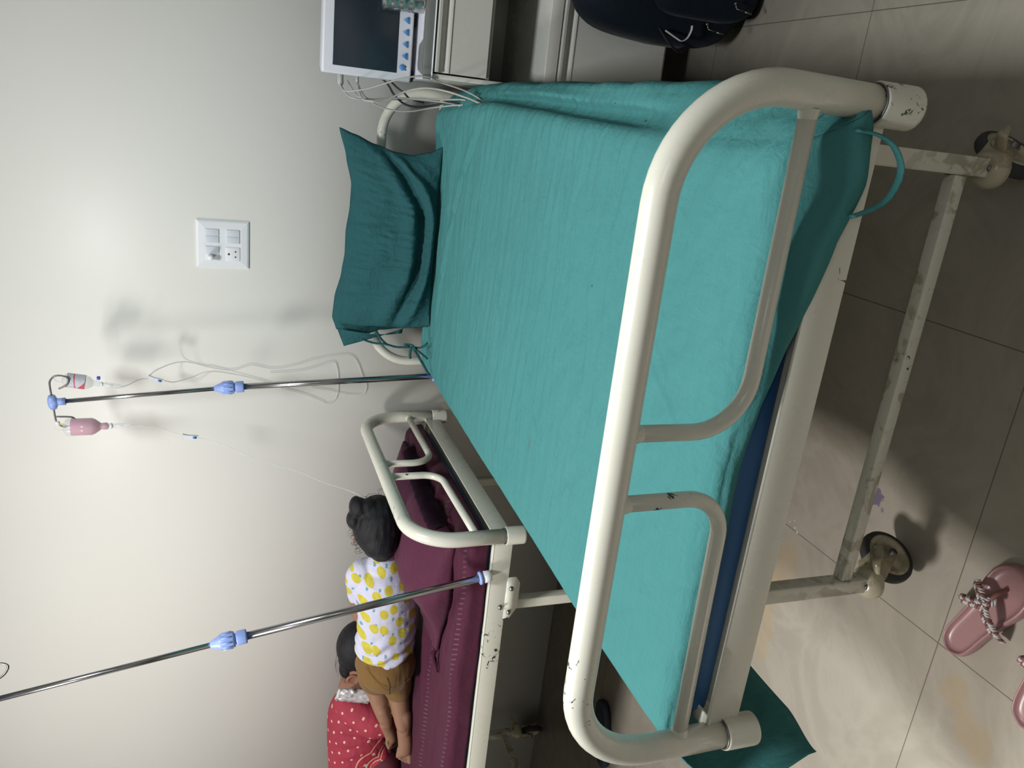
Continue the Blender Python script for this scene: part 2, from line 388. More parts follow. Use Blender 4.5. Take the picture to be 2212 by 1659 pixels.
# ------------------------------------------------------------------ hospital beds
L = 1.77
def make_bed(paint):
    root = empty('hospital_bed')
    # foot rail: one bent tube, two inner loops, sleeves it drops into
    def rail(path, rad, name, seg=24):
        bm = B(); tube(bm, path, rad, seg); return bm
    bm = rail(fillet([(-.452, 0, .60), (-.457, 0, .882), (.457, 0, .884), (.452, 0, .60)], [.125, .135], 14), .0205, '')
    fr = obj('foot_rail', bm, paint, root)
    for path, rr in (([(.452, 0, .714), (.047, 0, .712), (.047, 0, .882)], .072), ([(-.452, 0, .704), (-.046, 0, .714), (-.049, 0, .882)], .058)):
        bm = B(); pth = fillet(path, rr, 10); tube(bm, pth, .0108, 18)
        for e, d in ((pth[0], Vector((-math.copysign(1, pth[0].x), 0, 0))), (pth[-1], Vector((0, 0, -1)))):
            lathe(bm, [(.0128, .015), (.0122, .021), (.0113, .024), (.0107, .027)], 16, frame(e, d, (0, 1, 0)), caps=False)
        obj('rail_loop', bm, paint, fr)
    for sx in (-1, 1):
        bm = B()
        lathe(bm, [(.0215, .572), (.0250, .5735), (.0252, .578), (.0252, .625), (.0245, .6275), (.0215, .6275)], 28,
              Matrix.Translation((sx*.452, 0, 0)))
        s = obj('post_sleeve', bm, paint, root)
        bm = B(); tube(bm, [(sx*.452+.0222*math.cos(a), .0222*math.sin(a), .6285) for a in [2*PI*k/28 for k in range(28)]], .0013, 6, closed=True)
        obj('weld_ring', bm, METALD, s)
    # head rail
    bm = B(); tube(bm, fillet([(-.432, L, .60), (-.436, L, .878), (.440, L, .878), (.440, L, .60)], .135, 12), .0150, 20)
    hr = obj('head_rail', bm, paint, root)
    bm = B(); tube(bm, [(-.43, L, .693), (.435, L, .693)], .0085, 12)
    lathe(bm, [(.0098, -.004), (.0098, .004)], 12, frame((.36, L, .693), (1, 0, 0), (0, 1, 0)))
    obj('cross_tube', bm, paint, hr)
    # frame
    bm = B(); box(bm, (-.445, .003, .600), (.445, .008, .655), .002)
    obj('end_beam', bm, paint, root)
    bm = B(); box(bm, (-.42, L-.03, .600), (.42, L-.003, .655), .002); obj('end_beam', bm, paint, root)
    for sx in (-1, 1):
        bm = B(); a, b = sorted((sx*.449, sx*.444)); box(bm, (a, .0, .600), (b, L-.01, .655), .0018)
        a, b = sorted((sx*.449, sx*.422)); box(bm, (a, .0, .651), (b, L-.01, .655), .0012)
        sb = obj('side_beam', bm, paint, root)
        bm = B(); xo = sx*.4505; t = bmesh.new()
        prof = [(.135, .604), (.135, .578), (.155, .565), (.235, .565), (.268, .585), (.268, .604)]
        vs = [t.verts.new((xo, y, z)) for y, z in prof]; vs2 = [t.verts.new((xo-sx*.003, y, z)) for y, z in prof]
        t.faces.new(vs); t.faces.new(vs2)
        for k in range(6): t.faces.new((vs[k], vs[(k+1) % 6], vs2[(k+1) % 6], vs2[k]))
        merge(bm, t); br = obj('bracket', bm, paint, sb, smooth=False)
        for (y, z) in ((.170, .590), (.247, .590), (.228, .617)):
            bm = B(); lathe(bm, [(.0072, 0), (.0072, .003), (.0050, .0045), (.0045, .008)], 8, frame((xo, y, z), (sx, 0, 0), (0, 1, 0)))
            obj('bolt', bm, METALD, br)
    bm = B(); box(bm, (-.421, .010, .630), (.421, L-.032, .636), .001)
    for k in range(1, 5): box(bm, (-.421, L*k/5-.012, .612), (.421, L*k/5+.012, .634), .002)
    obj('deck', bm, paint, root)
    # legs, cross bars and casters
    for (lx, ly) in ((-.400, .250), (.400, .250), (-.400, 1.50), (.400, 1.50)):
        bm = B(); box(bm, (lx-.0155, ly-.0155, .130), (lx+.0155, ly+.0155, .634), .003)
        box(bm, (lx-.02, ly-.012, .56), (lx+.02, ly+.012, .634), .002)
        lg = obj('leg', bm, paint, root)
        bm = B(); lathe(bm, [(.0062, 0), (.0062, .0025), (.003, .004)], 12, frame((lx, ly-.0155, .148), (0, -1, 0), (1, 0, 0)))
        obj('bolt', bm, METALD, lg)
        make_caster(root, lx, ly, paint)
    for ly in (.250, 1.50):
        bm = B(); box(bm, (-.384, ly-.0125, .188), (.384, ly+.0125, .213), .0025); obj('cross_bar', bm, paint, root)
    return root
def make_caster(root, lx, ly, paint):
    d = Vector((.55, .83, 0)).normalized(); a = Vector((-d.y, d.x, 0))     # trail direction, axle direction
    P = Vector((lx, ly, 0)); wc = P+d*.046+Vector((0, 0, .0565))
    bm = B()
    # swivel cup and hooded fork
    lathe(bm, [(.013, .150), (.022, .150), (.030, .142), (.0335, .131), (.0335, .122), (.029, .117), (.024, .119), (.022, .130), (.013, .134)], 26,
          Matrix.Translation(P))
    for s in (-1, 1):
        t = bmesh.new(); o = a*(s*.0195)
        prof = [(-.016, .124), (.020, .128), (.050, .112), (.066, .085), (.064, .056), (.054, .044), (.040, .046), (.022, .070), (-.006, .104)]
        v1 = [t.verts.new(P+d*x+o+Vector((0, 0, z))) for x, z in prof]
        v2 = [t.verts.new(P+d*x+o-a*(s*.004)+Vector((0, 0, z))) for x, z in prof]
        t.faces.new(v1); t.faces.new(v2[::-1]); n = len(prof)
        for k in range(n): t.faces.new((v1[k], v1[(k+1) % n], v2[(k+1) % n], v2[k]))
        merge(bm, t)
    prof = [(-.016, .124), (.020, .129), (.050, .113), (.066, .088)]
    t = bmesh.new(); q1 = [t.verts.new(P+d*x+a*.0195+Vector((0, 0, z))) for x, z in prof]; q2 = [t.verts.new(P+d*x-a*.0195+Vector((0, 0, z))) for x, z in prof]
    q3 = [t.verts.new(v.co-Vector((0, 0, .004))) for v in q1]; q4 = [t.verts.new(v.co-Vector((0, 0, .004))) for v in q2]
    for k in range(3):
        t.faces.new((q1[k], q1[k+1], q2[k+1], q2[k])); t.faces.new((q3[k], q3[k+1], q4[k+1], q4[k]))
        t.faces.new((q1[k], q1[k+1], q3[k+1], q3[k])); t.faces.new((q2[k], q2[k+1], q4[k+1], q4[k]))
    merge(bm, t)
    c = obj('caster', bm, FORK, root)
    bm = B(); M = frame(wc, a, d)
    lathe(bm, [(.044, -.0115), (.052, -.0115), (.0555, -.007), (.0565, 0), (.0555, .007), (.052, .0115), (.044, .0115)], 36, M, caps=False)
    obj('tyre', bm, RUBBER, c)
    bm = B()
    lathe(bm, [(.004, -.014), (.012, -.014), (.015, -.009), (.033, -.0075), (.036, -.0125), (.0445, -.0125), (.0445, .0125), (.036, .0125), (.033, .0075), (.015, .009), (.012, .014), (.004, .014)], 32, M)
    obj('wheel_hub', bm, FORK, c)
    bm = B(); lathe(bm, [(.0075, -.0265), (.0075, .0265)], 12, M); obj('axle_bolt', bm, METALD, c)
    bm = B(); e = Vector((.96, -.28, 0)); tube(bm, [P+e*.012+Vector((0, 0, .118)), P+e*.036+Vector((0, 0, .132)), P+e*.056+Vector((0, 0, .142)), P+e*.070+Vector((0, 0, .136))], [.006, .0065, .006, .002], 8, flat=1.9)
    obj('brake_lever', bm, FORK, c)

bed = make_bed(PAINT)
tag(bed, 'cream hospital bed with curved foot rail nearest the camera, under the teal sheet', 'bed', 'enamelled hospital beds')
bed2 = copy_tree(bed)
bed2.location = (-.672, 1.405, 0); bed2.rotation_euler = (0, 0, PI/2); bed2.scale = (.96, 1, 1)
tag(bed2, 'farther cream hospital bed along the wall, where the child lies', 'bed', 'enamelled hospital beds')

# ------------------------------------------------------------------ mattress and teal sheet on the near bed
def lerp_tab(tab, x):
    if x <= tab[0][0]: return tab[0][1]
    for (a, va), (b, vb) in zip(tab[:-1], tab[1:]):
        if x <= b:
            t = (x-a)/(b-a); t = t*t*(3-2*t)*0.5+t*0.5; return va+(vb-va)*t
    return tab[-1][1]
XL = [(0, -.478), (.35, -.478), (.64, -.466), (.93, -.457), (1.33, -.443), (1.6, -.425), (1.74, -.420)]
XR = [(0, .400), (.22, .392), (.4, .396), (.65, .404), (.9, .414), (1.2, .424), (1.45, .412), (1.72, .395)]
bm = B(); box(bm, (-.435, .032, .637), (.395, 1.735, .700), .008, seg=3)
tag(obj('mattress', bm, BLUEFOAM), 'thin blue rexine mattress showing under the hem of the teal sheet', 'mattress')
def seg_d(x, y, a, b):
    ax_, ay_ = a; bx, by = b; dx, dy = bx-ax_, by-ay_
    t = max(0, min(1, ((x-ax_)*dx+(y-ay_)*dy)/(dx*dx+dy*dy)))
    px, py = ax_+t*dx, ay_+t*dy
    s = math.copysign(1, (x-ax_)*dy-(y-ay_)*dx)
    return math.hypot(x-px, y-py)*s, t
CR = [((.40, .40), (.10, .47), .008, .0030), ((.05, .70), (-.2, .74), .007, .0022), ((.36, .66), (.02, .62), .009, .0028), ((.38, 1.42), (.10, 1.50), .010, .0035), ((.36, .88), (-.10, .84), .009, .0026), ((.0, 1.14), (-.3, 1.0), .009, .0026), ((.2, 1.12), (-.05, 1.10), .008, .0024),
      ((.30, .60), (-.158, .650), .007, .0035), ((-.158, .650), (-.36, .648), .007, .0035), ((.06, 1.0), (-.15, .900), .009, -.0030), ((-.20, 1.53), (.113, 1.433), .012, .0075), ((.113, 1.433), (.235, 1.364), .012, .0075),
      ((.235, 1.364), (.42, 1.20), .014, .0070), ((.40, 1.28), (.05, 1.33), .012, .003), ((.38, 1.12), (-.05, 1.22), .009, .0022), ((.36, .95), (.02, .99), .008, .0022), ((-.02, .80), (-.30, .58), .006, .0018),
      ((.38, .80), (.16, .74), .009, .0022), ((.10, .30), (-.02, .10), .006, .0018), ((.16, .32), (.05, .17), .006, .0015), ((.39, .55), (.05, .50), .007, .0016), ((-.1, 1.2), (-.38, 1.10), .008, .0016),
      ((.3, .35), (.12, .42), .006, .0018), ((-.25, .5), (-.30, .25), .005, .0010), ((.25, 1.5), (.38, 1.56), .012, .004), ((.39, 1.02), (.25, 1.05), .010, .0035), ((.39, .88), (.27, .90), .009, .003)]
def top_z(x, y):
    z = .7155
    for a, b, wd, h in CR:
        d, t = seg_d(x, y, a, b)
        if abs(d) < wd*6:
            s = d*(1 if b[0] < a[0] else -1)          # positive on the head side of the crease
            e = min(1, min(t, 1-t)*5+.1)
            z += abs(h)*1.35*e*(math.exp(-s/(wd*1.6)) if s > 0 else math.exp(-(s/(wd*.42))**2)) - abs(h)*.4*e*math.exp(-((s+wd*.9)/(wd*.5))**2)
    z += .0032*nz(x*3, y*3, 1)
    wy = y+.06*nz(x*2.2, y*2.2, 7)
    for q, (fx, fy, am) in enumerate(((3.0, 22, .0034), (5, 46, .0022), (9, 80, .0010))):
        z += am*(1-2.6*abs(nz(x*fx, wy*fy, 3+q)))*(.30+.70*max(0, min(1, (y-.15)*1.1)))
    z += .0020*(1-2.5*abs(nz((x+y)*16, (x-y)*4, 21)))*max(0, min(1, (.9-y)*1.4))
    e = max(0, min(1, (x-.16)/.22))
    z += .0065*e*(1-2.2*abs(nz(x*5, y*24+x*3, 5)))*max(0, min(1, (y-.25)*3))
    return z
def sheet():
    bm = B(); NX, NY = 130, 420
    rows = []
    for j in range(NY+1):
        y = .032+(1.735-.032)*j/NY; row = []
        xl, xr = lerp_tab(XL, y), lerp_tab(XR, y)
        for i in range(NX+1):
            s = i/NX; x = xl+(xr-xl)*s
            z = top_z(x, y)
            ed = min(x-xl, xr-x); ef = y-.032
            z = .7155+(z-.7155)*min(1, (x-xl)/.07+.04)
            z -= .012*math.exp(-(ed/.011)) + .010*math.exp(-(ef/.012))
            if y > 1.69: z -= .02*((y-1.69)/.045)**2
            row.append(bm.verts.new((x, y, z)))
        rows.append(row)
    for j in range(NY):
        for i in range(NX):
            bm.faces.new((rows[j][i], rows[j][i+1], rows[j+1][i+1], rows[j+1][i]))
    def flap(edge, fn, n):
        prev = edge
        for k in range(1, n+1):
            t = k/n; cur = []
            for idx, v in enumerate(edge): cur.append(bm.verts.new(fn(idx/(len(edge)-1), t, v.co)))
            for a in range(len(edge)-1): bm.faces.new((prev[a], prev[a+1], cur[a+1], cur[a]))
            prev = cur
        return prev
    # foot flap
    HZ = [(-.46, .668), (-.233, .686), (-.142, .679), (-.014, .681), (.071, .680), (.135, .670), (.192, .664), (.281, .645), (.34, .624), (.382, .634), (.412, .652)]
    HY = [(-.46, .026), (-.02, .024), (.12, .008), (.22, -.012), (.412, -.016)]
    def foot(s, t, p):
        hz = lerp_tab(HZ, p.x); hy = lerp_tab(HY, p.x)
        e = max(0, (p.x-.0)/.4)
        y = p.y+(hy-p.y)*min(1, t*1.25)+.007*e*math.sin(p.x*38+2*t)*math.sin(PI*min(1, t*1.1))+.003*nz(p.x*9, t*4, 2)
        return (p.x+.012*e*t+.034*t*max(0, min(1, (p.x-.30)/.10)), y-.004*math.sin(PI*t), p.z+(hz-p.z)*t)
    ff = flap(rows[0], foot, 12)
    # right flap (hangs on the locker side)
    HR = [(0, .665), (.10, .64), (.20, .56), (.45, .44), (.9, .47), (1.25, .52), (1.5, .60), (1.73, .665)]
    SA = [(0, 0, 0), (.10, .006, -.030), (.20, .020, -.043), (.34, .040, -.038), (.44, .056, -.044), (.52, .062, -.06), (1, .070, None)]
    SB = [(0, 0, 0), (.10, .014, -.006), (.20, .026, -.016), (.34, .044, -.034), (.44, .056, -.050), (.52, .062, -.07), (1, .070, None)]
    def right(s, t, p):
        hz = lerp_tab(HR, p.y)-p.z
        sm = lambda a, b, x: max(0, min(1, (x-a)/(b-a)))
        wv = sm(.28, .48, p.y)*(1-sm(1.22, 1.42, p.y))
        def prof(S):
            for (t0, x0, z0), (t1, x1, z1) in zip(S[:-1], S[1:]):
                if t <= t1:
                    k = (t-t0)/(t1-t0); return x0+(x1-x0)*k, z0+((z1 if z1 is not None else hz)-z0)*k
        xa, za = prof(SA); xb, zb = prof(SB)
        dx = xb+(xa-xb)*wv; dz = zb+(za-zb)*wv
        dx += (.412-p.x)*sm(.1, .4, t)
        f_ = math.sin(p.y*15+3*nz(p.y*2, 1, 1))*.5+nz(p.y*6, t*2, 4)
        dx += .009*abs(f_)*sm(.3, .6, t); dz += (.004*nz(p.y*7, t*6, 4)+.003*nz(p.y*20, t*5, 14))*sm(.05, .3, t)
        dz += .007*math.exp(-((t-.30-.03*math.sin(p.y*8))/.05)**2)*wv
        dx *= .72+.28*sm(.0, .25, p.y)
        if p.y > 1.5: dx -= .055*(p.y-1.5)/.23*t
        return (p.x+dx, p.y+.01*t*nz(p.y*4, t*3, 7), p.z+dz)
    rf = flap([r_[-1] for r_ in rows], right, 26)
    # corner between the two
    cv = rows[0][-1]; NA = 14; prev = None
    foot_line = [rows[0][-1]]; right_line = []
    # walk the two open edges
    def edge_chain(fn, v0, s, n, idx_co): return [Vector(fn(s, k/n, idx_co)) for k in range(0, n+1)]
    n = 14
    A = [Vector(foot(1, k/n, cv.co)) for k in range(n+1)]; Bq = [Vector(right(0, k/n, cv.co)) for k in range(n+1)]
    g = []
    for k in range(n+1):
        line = []
        for q in range(NA+1):
            th = q/NA; m_ = A[k].lerp(Bq[k], th); out = math.sin(PI*th)
            m_ += Vector((.6, -.5, 0))*(.006*(k/n)**.8)*out
            if 0 < q < NA: m_.z = max(m_.z, .658); m_.y = max(m_.y, -.015+.03*th)
            line.append(bm.verts.new(m_))
        g.append(line)
    for k in range(n):
        for q in range(NA):
            bm.faces.new((g[k][q], g[k][q+1], g[k+1][q+1], g[k+1][q]))
    # left flap, hanging between the beds
    HL = [(0, .448), (.08, .425), (.18, .428), (.35, .49), (.5, .50), (1.2, .50), (1.735, .60)]
    def left(s, t, p):
        hz = lerp_tab(HL, p.y-.04)
        x = p.x-.026*math.sin(min(1, t*1.5)*PI/2)-.008*t*math.sin(p.y*13)
        k = math.exp(-((p.y-.04)/.16)**2)
        x -= .050*math.sin(PI*min(1, t*1.05)**.75)*k
        return (x, p.y-(.062*min(1, t*2.2)-.012*t)*k, p.z+(hz-p.z)*t)
    flap([r_[0] for r_ in rows], left, 16)
    bmesh.ops.remove_doubles(bm, verts=bm.verts[:], dist=.0004)
    o = obj('bed_sheet', bm, TEAL)
    so = o.modifiers.new('thickness', 'SOLIDIFY'); so.thickness = .0012; so.offset = 1
    return o
sh = sheet(); tag(sh, 'crumpled teal cotton sheet spread over the near bed and hanging down its side', 'bed sheet')
bm = B(); tube(bm, smoothpath([(.420, -.020, .660), (.418, -.024, .632), (.408, -.024, .606), (.387, -.024, .588), (.365, -.024, .588), (.343, -.024, .602), (.325, -.022, .640)], 6), .0060, 8, flat=.35, up=(0, 1, 0))
obj('tie_strap', bm, TEAL, sh)

# ------------------------------------------------------------------ pillow against the head rail
def pillow():
    bm = B(); NU, NV = 150, 80
    topz = [(-1, .955), (-.93, 1.000), (-.80, 1.014), (-.6, 1.010), (-.35, .992), (-.15, .984), (.05, .984), (.3, .974), (.5, .972), (.75, .990), (1, 1.012)]
    lft = [(0, -.262), (.15, -.275), (.35, -.285), (.6, -.300), (.8, -.325), (1, -.335)]
    rgt = [(0, .292), (.12, .272), (.3, .258), (.45, .262), (.65, .278), (.85, .300), (1, .314)]
    def mid(s, t):
        xl, xr = lerp_tab(lft, t), lerp_tab(rgt, t); x = xl+(xr-xl)*(s+1)/2
        zt = lerp_tab(topz, s); z0 = .722+.006*(1-abs(s))
        z = z0+(zt-z0)*t
        y = 1.600+.115*(t**.9)+.02*t*s*s
        return x, y, z
    grids = []
    for side in (-1, 1):
        rows = []
        for j in range(NV+1):
            t = j/NV; row = []
            for i in range(NU+1):
                s = -1+2*i/NU
                x, y, z = mid(s, t)
                es = max(0, 1-abs(s)**2.4)**.6; et = max(0, 1-abs(2*t-1)**2.6)**.6
                th = .062*es*et*(1.0 if t > .3 else .75+.25*t/.3)
                if side < 0:
                    # bulge forward, with the sag fold low down and vertical gathers
                    arc = .17+(.42*((s-.1)/.9)**2 if s > .1 else .24*((.1-s)/1.1)**2)
                    th += -.026*es*math.exp(-((t-arc)/.055)**2)+.020*es*math.exp(-((t-arc-.14)/.10)**2)+.030*es*math.exp(-((t-arc+.11)/.07)**2)*min(1, (arc-.05)*6)
                    th += .0075*es*et*nz(s*4.2, t*3, 3)+.0060*es*et*nz(s*17, t*2.6, 8)+.0030*es*et*(1-2.5*abs(nz(s*26, t*4, 18)))+.003*es*et*math.sin(s*9+t*14+2*nz(s*3, t*3, 1))
                    if s > .5 and t < .5: th += .0035*math.sin((t*44-s*30+2*nz(s*4, t*4, 2)))*et*min(1, (1-s)*8)*min(1, (s-.5)*5)*min(1, (.5-t)*6)
                row.append(bm.verts.new((x, y+side*max(th, .0) - (0 if side > 0 else 0), z)))
            rows.append(row)
        for j in range(NV):
            for i in range(NU): bm.faces.new((rows[j][i], rows[j][i+1], rows[j+1][i+1], rows[j+1][i]))
    bmesh.ops.remove_doubles(bm, verts=bm.verts[:], dist=.0008)
    for v in bm.verts:
        if v.co.z < .721: v.co.z = .721
    return obj('pillow', bm, TEAL2)
pl = pillow(); tag(pl, 'dark teal pillow propped against the head rail of the near bed', 'pillow')
# open flap of the pillowcase with its knotted ties
bm = B(); fl = []
for j in range(13):
    t = j/12; row = []
    for i in range(9):
        s = i/8
        x = -.300-.045*t*s-.012*s+.030*(1-t)*s; z = .800+.200*t-.022*s*t; y = 1.655+.05*t-.035*math.sin(PI*t)*(1-s)-.010*s
        row.append(bm.verts.new((x, y-.01, z)))
    fl.append(row)
for j in range(12):
    for i in range(8): bm.faces.new((fl[j][i], fl[j][i+1], fl[j+1][i+1], fl[j+1][i]))
o = obj('pillowcase_flap', bm, TEAL2, pl); o.modifiers.new('t', 'SOLIDIFY').thickness = .002
for pts in ([(-.318, 1.635, .930), (-.326, 1.62, .895), (-.324, 1.60, .860), (-.330, 1.59, .825), (-.327, 1.58, .785), (-.322, 1.56, .755), (-.305, 1.555, .735)],
            [(-.292, 1.64, .885), (-.312, 1.62, .872), (-.326, 1.60, .855)],
            [(-.324, 1.58, .790), (-.314, 1.57, .805), (-.316, 1.565, .780), (-.330, 1.56, .770)],
            [(-.322, 1.575, .782), (-.345, 1.57, .786), (-.362, 1.57, .784)],
            [(-.325, 1.575, .780), (-.345, 1.56, .765), (-.372, 1.55, .748), (-.405, 1.535, .728)],
            [(-.325, 1.575, .778), (-.338, 1.55, .755), (-.350, 1.53, .738)]):
    bm = B(); tube(bm, smoothpath(pts, 6), .0042, 8, flat=.6); obj('tie_string', bm, TEAL2, pl)
# ------------------------------------------------------------------ drip stands
def iv_pole(base, nut, top, tilt=0.0, axis=(1, 0, 0)):
    """telescopic stand whose lower tube sits in a socket on a bed beam"""
    b, m, t = Vector(base), Vector(nut), Vector(top); d = (t-b).normalized()
    root = empty('drip_stand', b)
    inv = Matrix.Translation(-b)
    def part(name, bm, mat, par=root):
        bm.transform(inv) if par is root else None
        return obj(name, bm, mat, par)
    bm = B(); tube(bm, [b, m], .0098, 18); part('lower_tube', bm, METAL)
    bm = B(); tube(bm, [m, t-d*.01], .0066, 16); part('upper_tube', bm, METAL)
    bm = B(); M = frame(m-d*.038, d, axis)
    prof = [(.0105, 0), (.0168, .001), (.0178, .004), (.0178, .022), (.0168, .025), (.0135, .026), (.0135, .029), (.0190, .030), (.0200, .034), (.0200, .060), (.0185, .064), (.0150, .070), (.0088, .086), (.0070, .087)]
    lathe(bm, prof, 28, M)
    for k in range(10):
        a = 2*PI*k/10; box_c = Vector((math.cos(a)*.0195, math.sin(a)*.0195, .047))
        tb = bmesh.new(); bmesh.ops.create_cube(tb, size=1)
        for v in tb.verts:
            q = Vector((v.co.x*.004, v.co.y*.0035, v.co.z*.024)); q.rotate(Matrix.Rotation(a, 3, 'Z')); v.co = M @ (q+box_c)
        merge(bm, tb)
    part('clamp_nut', bm, BLUEPL)
    bm = B(); lathe(bm, [(.010, .000), (.0175, .001), (.0185, .004), (.0175, .008), (.010, .009)], 24, frame(b+d*.012, d, axis)); part('collar_ring', bm, BLUEPL)
    bm = B(); lathe(bm, [(.008, -.014), (.015, -.014), (.016, -.004), (.0165, .006), (.0125, .008), (.0105, .011)], 24, frame(b, d, axis)); part('socket', bm, WHITEPL)
    bm = B(); M = frame(t, d, axis)
    tube(bm, [t-d*.034, t-d*.012], [.0110, .0105], 18); tube(bm, [t-d*.014, t-d*.004, t+d*.003], [.0105, .014, .0125], 18)
    ex = (M.to_3x3() @ Vector((1, 0, 0)))*math.cos(tilt)-d*math.sin(tilt); tube(bm, [t-ex*.021, t-ex*.012, t, t+ex*.012, t+ex*.021], [.0085, .0125, .0140, .0125, .0085], 16)
    part('t_joint', bm, BLUEPL)
    for s in (-1, 1):
        dn = -d
        loop = [t+ex*s*.018, t+ex*s*.050, t+ex*s*.066+dn*.003, t+ex*s*.079+dn*.016, t+ex*s*.079+dn*.034, t+ex*s*.069+dn*.050, t+ex*s*.052+dn*.045, t+ex*s*(.046 if s < 0 else .040)+dn*(.004 if s < 0 else .022)]
        bm = B(); tube(bm, smoothpath(loop, 6), .0027, 10); part('hook', bm, METALD)
    return root
p1 = iv_pole((-.444, 1.64, .668), (-.486, 1.655, 1.322), (-.530, 1.66, 1.812), axis=(1, 0, -.06))
tag(p1, 'drip stand behind the near bed holding two bottles', 'drip stand', 'chrome drip stands clamped to the beds')
p2 = iv_pole((-.789, .962, .672), (-.898, .955, 1.326), (-.994, .950, 1.871), tilt=.26, axis=(1, .8, 0))
tag(p2, 'bare chrome drip stand rising from the side of the farther bed', 'drip stand', 'chrome drip stands clamped to the beds')
# pink bottle with its drip chamber
def bottle(c, tilt, name, label, fluid, empty_z, neck=True, s=1.0):
    root = empty(name, c); tag(root, label, 'drip bottle')
    d = Vector(tilt).normalized(); M = frame((0, 0, 0), d, (1, 0, 0))
    R_, Hh = .0265*s, .088*s
    prof = [(.002, .010), (.010*s, .008), (R_*.9, 0), (R_, -.005), (R_, -Hh*.78), (R_*.86, -Hh*.88), (R_*.5, -Hh*1.02), (R_*.36, -Hh*1.06), (R_*.42, -Hh*1.13), (R_*.42, -Hh*1.25), (R_*.22, -Hh*1.33)]
    bm = B(); lathe(bm, [(a, z) for a, z in prof], 28, M); obj('bottle_body', bm, CLEARPL, root)
    if fluid:
        bm = B(); lathe(bm, [(.001, -Hh*.16), (R_*.95, -Hh*.16), (R_*.95, -Hh*.78), (R_*.80, -Hh*.88), (R_*.45, -Hh*1.02), (R_*.33, -Hh*1.06), (R_*.38, -Hh*1.14), (R_*.38, -Hh*1.24), (.001, -Hh*1.30)], 28, M); obj('fluid', bm, fluid, root)
    bm = B(); tube(bm, [M @ Vector((.010, 0, .004)), M @ Vector((.008, 0, .020)), M @ Vector((0, 0, .030)), M @ Vector((-.008, 0, .020)), M @ Vector((-.010, 0, .004))], .0014, 6); obj('hanger_loop', bm, CLEARPL, root)
    bm = B(); lathe(bm, [(.002, -Hh*1.30), (.0085*s, -Hh*1.33), (.0085*s, -Hh*1.39), (.004, -Hh*1.42)], 16, M); obj('spike_port', bm, WHITEPL, root)
    z0 = -Hh*1.42
    bm = B(); lathe(bm, [(.0045, z0), (.0075, z0-.003), (.0075, z0-.040), (.005, z0-.047), (.002, z0-.052)], 18, M); obj('drip_chamber', bm, CLEARPL, root)
    bm = B(); lathe(bm, [(.0015, z0-.004), (.0022, z0-.004), (.0022, z0-.024), (.0015, z0-.026)], 10, M); obj('dropper', bm, WHITEPL, root)
    return root, M
pb, Mp = bottle((-.606, 1.65, 1.781), (-.01, -.01, 1), 'drip_bottle', 'drip bottle half full of pink fluid hanging from the left hook', PINK, .2)
bm = B(); lathe(bm, [(.001, .026), (.0055, .024), (.0055, .016), (.003, .014)], 14, frame((.012, -.010, 0), (.3, .1, 1), (1, 0, 0))); obj('needle_hub', bm, WHITEPL, pb)
bm = B(); tube(bm, [(.016, -.010, .014), (.008, -.008, -.006)], .0014, 8); obj('needle', bm, plain('yellow_plastic', (.62, .50, .05), .4), pb)
cb, Mc = bottle((-.468, 1.68, 1.779), (.17, -.05, 1), 'drip_bottle', 'clear empty drip bottle with a red and grey label, hanging from the right hook', None, .2, s=.80)
def m_label():
    g = N('bottle_label'); v = g.coord(); x, y, z = g.sep(v)
    band = g.math('COMPARE', z, -.026, .0016); edge = g.math('COMPARE', z, -.003, .0014)
    tri = g.math('LESS_THAN', g.math('ADD', z, g.math('MULTIPLY', x, 1.1)), -.056)
    txt = g.math('GREATER_THAN', g.noise(g.mapping(v, (260, 260, 700)), 1, 1), .56)
    c = g.mix(g.math('MULTIPLY', txt, .5), (.60, .60, .66), (.25, .26, .36))
    c = g.mix(g.math('MAXIMUM', g.math('MAXIMUM', band, edge), tri), c, (.55, .08, .13)); g.col(c); g.p(Roughness=.4); return g.m
bm = B()
for k in range(16):
    pass
lathe(bm, [(.0216, -.004), (.0216, -.052)], 28, Mc, caps=False); obj('printed_label', bm, m_label(), cb)
bm = B(); box(bm, (-.0045, -.006, -.112), (.0045, .003, -.103), .001); o = obj('air_vent_cap', bm, plain('royal_blue_plastic', (.03, .06, .55), .4), cb); o.location = (.010, -.012, .018)
def roller_clamp(loc, d, name, label, cat='roller clamp'):
    root = empty(name, loc); tag(root, label, cat)
    M = frame((0, 0, 0), d, (1, 0, 0)); t = bmesh.new(); bm = B()
    for (z, a, b) in (): pass
    secs = [(.026, .0095, .006), (.022, .0085, .0055), (.010, .006, .0050), (-.020, .0055, .0045)]
    rings = []
    for z, a, b in secs: rings.append([bm.verts.new(M @ Vector((sx*a, sy*b, z))) for sx, sy in ((-1, -1), (1, -1), (1, 1), (-1, 1))])
    for p_, q_ in zip(rings[:-1], rings[1:]):
        for k in range(4): bm.faces.new((p_[k], p_[(k+1) % 4], q_[(k+1) % 4], q_[k]))
    bm.faces.new(rings[0]); bm.faces.new(rings[-1]); obj('clamp_body', bm, WHITEPL, root, smooth=False)
    bm = B(); lathe(bm, [(.001, -.0028), (.0050, -.0028), (.0050, .0028), (.001, .0028)], 16, frame(M @ Vector((.001, -.0050, -.008)), M.to_3x3() @ Vector((1, 0, 0)), M.to_3x3() @ Vector((0, 0, 1))))
    obj('roller', bm, plain('mid_blue_plastic', (.04, .20, .55), .4), root)
    return root
roller_clamp((-.635, 1.62, 1.437), (.08, -.05, 1), 'roller_clamp', 'white roller clamp with blue wheel on the pink fluid line')
roller_clamp((-.494, 1.75, 1.540), (.30, -.1, 1), 'roller_clamp', 'tilted white roller clamp on the empty bottle line')
